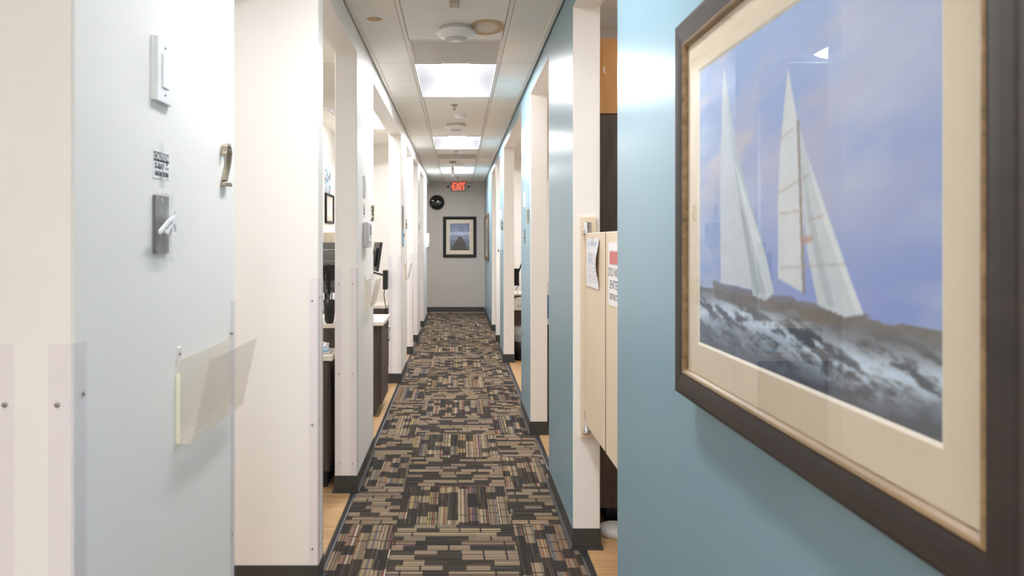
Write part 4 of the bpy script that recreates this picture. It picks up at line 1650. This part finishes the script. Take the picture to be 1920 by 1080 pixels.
def monitor(name, label, loc, rot, w, h, tilt=0.0, back='midgrey', logo=None, stand=None, lz=0.3, end_world=None):
    """screen faces local -y; arm and cable box behind it"""
    t = thing(name, label, 'monitor', loc, rot)
    t.rotation_euler.x = tilt
    bm = new_bm()
    box(bm, -w / 2, w / 2, -0.012, 0.012, -h / 2, h / 2, 0, 0.004)
    box(bm, -w * 0.36, w * 0.36, 0.012, 0.034, -h * 0.36, h * 0.30, 0, 0.006)
    obj('casing', bm, back, t)
    bm = new_bm()
    box(bm, -w / 2 + 0.012, w / 2 - 0.012, -0.0135, -0.0115, -h / 2 + 0.014, h / 2 - 0.012)
    obj('screen', bm, 'black', t)
    bm = new_bm()
    box(bm, -0.05, 0.05, 0.034, 0.042, -0.05, 0.05, 0, 0.002)
    box(bm, -0.014, 0.014, 0.040, 0.056, -h * 0.55, h * 0.2, 0, 0.003)
    lathe(bm, [(0.012, 0.0), (0.015, 0.004), (0.015, 0.018), (0.01, 0.022)], 12, 'X', (0.012, 0.05, 0.04))
    obj('mounting_bracket', bm, 'black', t)
    if logo:
        text('lettering', logo, 0.012, 'greyplastic', t, (0.0, 0.0345, h * lz - 0.012), 1.0, 0.0003, 0.0003, (PI / 2, 0, PI))
    if stand:
        bm = new_bm()
        if end_world:
            t_m = Matrix.Translation(loc) @ Matrix.Rotation(rot, 4, 'Z') @ Matrix.Rotation(tilt, 4, 'X')
            stand = stand + [tuple(t_m.inverted() @ Vector(end_world))]
        tube(bm, [(0, 0.05, 0.0)] + stand, 0.011, 8)
        obj('monitor_arm', bm, 'black', t)
    return t


# monitors of the second left room, backs towards the corridor opening
monitor('desk_monitor', 'grey backed monitor seen through the first far left opening', (-0.87, 4.98, 1.275), PI + R(14), 0.34, 0.27, 0, 'midgrey', None,
        [(0.02, 0.10, -0.02), (0.0, 0.10, -0.12), (0, 0.10, -0.318)])
monitor('rear_monitor', 'darker monitor with pale lettering behind the grey backed monitor', (-0.95, 5.35, 1.352), PI + R(10), 0.40, 0.25, 0, 'midgrey', 'POLO',
        [(0.0, 0.22, -0.02), (0.0, 0.25, -0.1), (0.0, 0.25, -0.551)])

t = thing('tray', 'cream tray with crumpled pale blue paper on the treatment cabinet', 'tray', (-0.90, 4.585, 0.80))
bm = new_bm()
box(bm, -0.12, 0.12, -0.075, 0.075, 0.0, 0.006, 0, 0.002)
for x0, x1, y0, y1 in ((-0.12, -0.114, -0.075, 0.075), (0.114, 0.12, -0.075, 0.075), (-0.114, 0.114, -0.075, -0.069), (-0.114, 0.114, 0.069, 0.075)):
    box(bm, x0, x1, y0, y1, 0.006, 0.016, 0, 0.001)
obj('tray_body', bm, 'greyplastic', t)


def crumple(name, label, loc, sx, sy, h, mat, seed, cat):
    rr = random.Random(seed)
    bm = new_bm()
    bmesh.ops.create_icosphere(bm, subdivisions=3, radius=1.0)
    for v in bm.verts:
        k = 1 + rr.uniform(-0.22, 0.18)
        v.co = Vector((v.co.x * sx * k, v.co.y * sy * k, max(0.0, (v.co.z * 0.5 + 0.45) * h * k)))
    o = obj(name, bm, mat, None, loc)
    return tag(o, label, cat)


crumple('paper_bib', 'crumpled pale blue paper bib lying on the cream tray', (-0.845, 4.55, 0.807), 0.055, 0.04, 0.024, 'bib', 3, 'bib')
crumple('tissue', 'white crumpled tissue lying behind the pale blue bib', (-0.860, 4.622, 0.807), 0.06, 0.03, 0.062, 'tissue', 5, 'tissue')

# bay monitor with cable box
monitor('arm_monitor', 'black monitor on arm above the island, turned edge-on', (-0.768, 7.0, 1.34), R(105), 0.36, 0.27, R(8), 'black', None,
        [(0.06, 0.09, 0.0), (0.10, 0.09, -0.14)], end_world=(-0.757, 7.684, 1.13))
t = thing('cable_box', 'black box with hanging cable mounted beside the third left wall segment', 'box', (-0.755, 7.72, 1.085))
bm = new_bm()
box(bm, -0.025, 0.025, -0.03, 0.06, -0.10, 0.10, 0, 0.006)
box(bm, -0.008, 0.008, 0.06, 0.09, -0.02, 0.10)
obj('housing', bm, 'black', t)
bm = new_bm()
tube(bm, [(-0.008, -0.02, -0.10), (-0.012, -0.03, -0.16), (0.0, -0.035, -0.24), (0.010, -0.03, -0.30), (0.002, 0.0, -0.35)], 0.0045, 8)
obj('cable', bm, 'black', t)
t = thing('instrument_tray', 'small grey tray on the island worktop', 'tray', (-0.80, 6.50, 0.81))
bm = new_bm()
box(bm, -0.10, 0.075, -0.09, 0.09, 0, 0.008, 0, 0.002)
obj('tray_body', bm, 'greyplastic', t)
for k in range(4):
    bm = new_bm()
    tube(bm, [(-0.08 + k * 0.035, -0.07, 0.012), (-0.075 + k * 0.035, 0.07, 0.012)], 0.003, 6)
    obj('instrument', bm, 'chrome', t)

# poster and small frame on the inner side wall of the bay
def poster(U, V):
    n = RNG.rand(8, 5)
    a = np.clip((V * 8).astype(int), 0, 7)
    b = np.clip((U * 5).astype(int), 0, 4)
    k = n[a, b][..., None]
    img = np.where(k < 0.3, C3(120, 160, 190), np.where(k < 0.5, C3(160, 178, 190), np.where(k < 0.62, C3(216, 150, 120), np.where(k < 0.75, C3(110, 116, 124), C3(222, 222, 218)))))
    return lerp(img, C3(236, 234, 230), (fbm(U, V, 10, 14, 3)[..., None] - 0.3) * 0.8)


t = thing('wall_poster', 'small colourful poster on the white wall above the black frame', 'poster', (-1.45, 8.28, 2.14), LROT)
grid_print('sheet', 0.36, 0.27, 40, 40, poster, t, (0, -0.003, 0))
framed('certificate_frame', 'small black framed certificate on the white side wall', (-1.45, 8.34, 1.845), LROT, 0.50, 0.33, 0.028, 0.025, 0.05,
       ('blackframe', 'blackframe'), lambda U, V: np.where(((np.abs(U - 0.5) ** 2 * 3 + np.abs(V - 0.75) ** 2) < 0.1)[..., None], C3(222, 214, 224), C3(240, 238, 236)), 30, 30)
t = thing('wall_box', 'beige box on the white side wall under the black frame', 'box', (-1.45, 8.30, 1.52), LROT)
bm = new_bm()
box(bm, -0.26, 0.30, -0.12, 0, -0.08, 0.06, 0, 0.006)
obj('housing', bm, 'beige', t)
bm = new_bm()
box(bm, 0.18, 0.27, -0.124, -0.118, -0.06, 0.04, 0, 0.002)
obj('vent_panel', bm, 'midgrey', t)

# ------------------------------------------------------------------ right rooms
tallc = cabinet('tall_cabinet', 'tall dark brown laminate cabinet behind the cream folding gate', 0.727, 1.45, 3.87, 4.41, 2.145, 0, [('-y', 0.729, 1.09, 0.105, 2.14, (1.06, 1.0, 1.15)), ('-y', 1.09, 1.448, 0.105, 2.14, (1.12, 1.0, 1.15))], worktop=False)
t = thing('tan_board', 'tan board panel standing on top of the tall brown cabinet', 'panel', (1.09, 3.90, 2.145))
bm = new_bm()
box(bm, -0.363, 0.36, -0.04, 0.0, 0.0, 0.388, 0, 0.0015)
obj('board', bm, 'ply', t)
bm = new_bm()
prism(bm, ribbon([(-0.335, 0.24), (-0.338, 0.222), (-0.334, 0.208)], 0.006), -0.043, -0.040, 'Y')
obj('white_tag', bm, 'pure', t)
t = thing('floor_pedal', 'white rounded pedal on the floor under the tall brown cabinet', 'pedal', (0.80, 3.80, 0))
bm = new_bm()
lathe(bm, [(0.0, -0.0004), (0.085, -0.0004), (0.09, 0.012), (0.082, 0.032), (0.05, 0.044), (0, 0.047)], 28)
obj('pedal_body', bm, 'pure', t)
bm = new_bm()
tube(bm, [(0.07, 0.02, 0.02), (0.12, 0.05, 0.008), (0.2, 0.05, 0.006)], 0.006, 8)
obj('cord', bm, 'greyplastic', t)

# second right room, seen between the third and second blue segments
cabinet('side_cabinet', 'dark brown cabinet behind the blue segment with soap dispenser', 0.70, 1.30, 10.0, 10.5, 0.78, 0.006, [('-y', 0.705, 1.295, 0.105, 0.74, (1.2, 0.6, 0.7))], th=0.025, toe_in=0.02)
t = thing('waste_bin', 'black waste bin with clear liner behind the white wall end', 'bin', (0.79, 9.34, 0))
bm = new_bm()
lathe(bm, [(0, -0.0004), (0.085, -0.0004), (0.10, 0.30), (0.096, 0.30), (0.082, 0.006), (0, 0.006)], 24)
obj('bin_body', bm, 'black', t)
bm = new_bm()
rr = random.Random(4)
prof = [(0.101, 0.24), (0.112, 0.30), (0.114, 0.36), (0.106, 0.40), (0.09, 0.42)]
lathe(bm, prof, 24)
bmesh.ops.delete(bm, geom=[f for f in bm.faces if len(f.verts) > 4], context='FACES')
for v in bm.verts:
    v.co += Vector((rr.uniform(-.006, .006), rr.uniform(-.006, .006), rr.uniform(-.008, .008)))
obj('bin_liner', bm, 'bag', t)
t = thing('towel_dispenser', 'white rounded towel box hanging in the second right room', 'dispenser', (0.80, 9.975, 0.66))
bm = new_bm()
prism(bm, [(-0.10, -0.06), (-0.07, -0.09), (0.10, -0.09), (0.12, -0.02), (0.12, 0.09), (-0.02, 0.07), (-0.09, 0.04)], -0.09, 0.0, 'Y')
obj('housing', bm, 'pure', t)
bm = new_bm()
box(bm, -0.02, 0.07, -0.092, -0.088, -0.05, -0.02, 0, 0.001)
obj('slot', bm, 'greyplastic', t)
monitor('wall_monitor', 'black monitor on an arm in the second right room', (0.70, 9.75, 1.02), R(-60), 0.30, 0.22, 0, 'black', None,
        [(0.0, 0.10, 0.05), (0.02, 0.14, 0.17), (0.25, 0.16, 0.17)])
t = thing('wall_cable', 'thin black cable hanging below the monitor in second right room', 'cable', (0.80, 9.99, 0.78))
bm = new_bm()
tube(bm, [(0.0, 0.06, 0.0), (-0.02, 0.06, 0.06), (0.02, 0.06, 0.12), (-0.02, 0.04, 0.19), (-0.05, 0.0, 0.24)], 0.005, 8)
obj('cord', bm, 'black', t)

# glimpse behind the second blue segment
cabinet('narrow_cabinet', 'black-brown cabinet glimpsed behind the blue segment with number', 0.70, 1.2, 5.9, 6.5, 0.86, 0.005, [('-y', 0.705, 1.195, 0.105, 0.82, (1.1, 0.6, 0.7))], toe_in=0.02)
for k, (z, h, m, l) in enumerate(((0.86, 0.10, 'bluebox', 'blue glove box on the glimpsed black-brown cabinet'), (0.96, 0.09, 'bluebox', 'blue glove box stacked on the other blue box'),
                                  (1.05, 0.10, 'pure', 'white glove box on top of the blue boxes'))):
    t = thing('glove_box', l, 'box', (0.78, 6.1, z), 0, 'glove boxes on the narrow cabinet')
    bm = new_bm()
    box(bm, -0.06, 0.10, -0.06, 0.06, 0, h - 0.001, 0, 0.002)
    obj('carton', bm, m, t)
    bm = new_bm()
    lathe(bm, [(0.028, 0.060), (0.028, 0.0612)], 16, 'Y', (0.02, 0, h * 0.5))
    obj('opening', bm, 'paper', t)
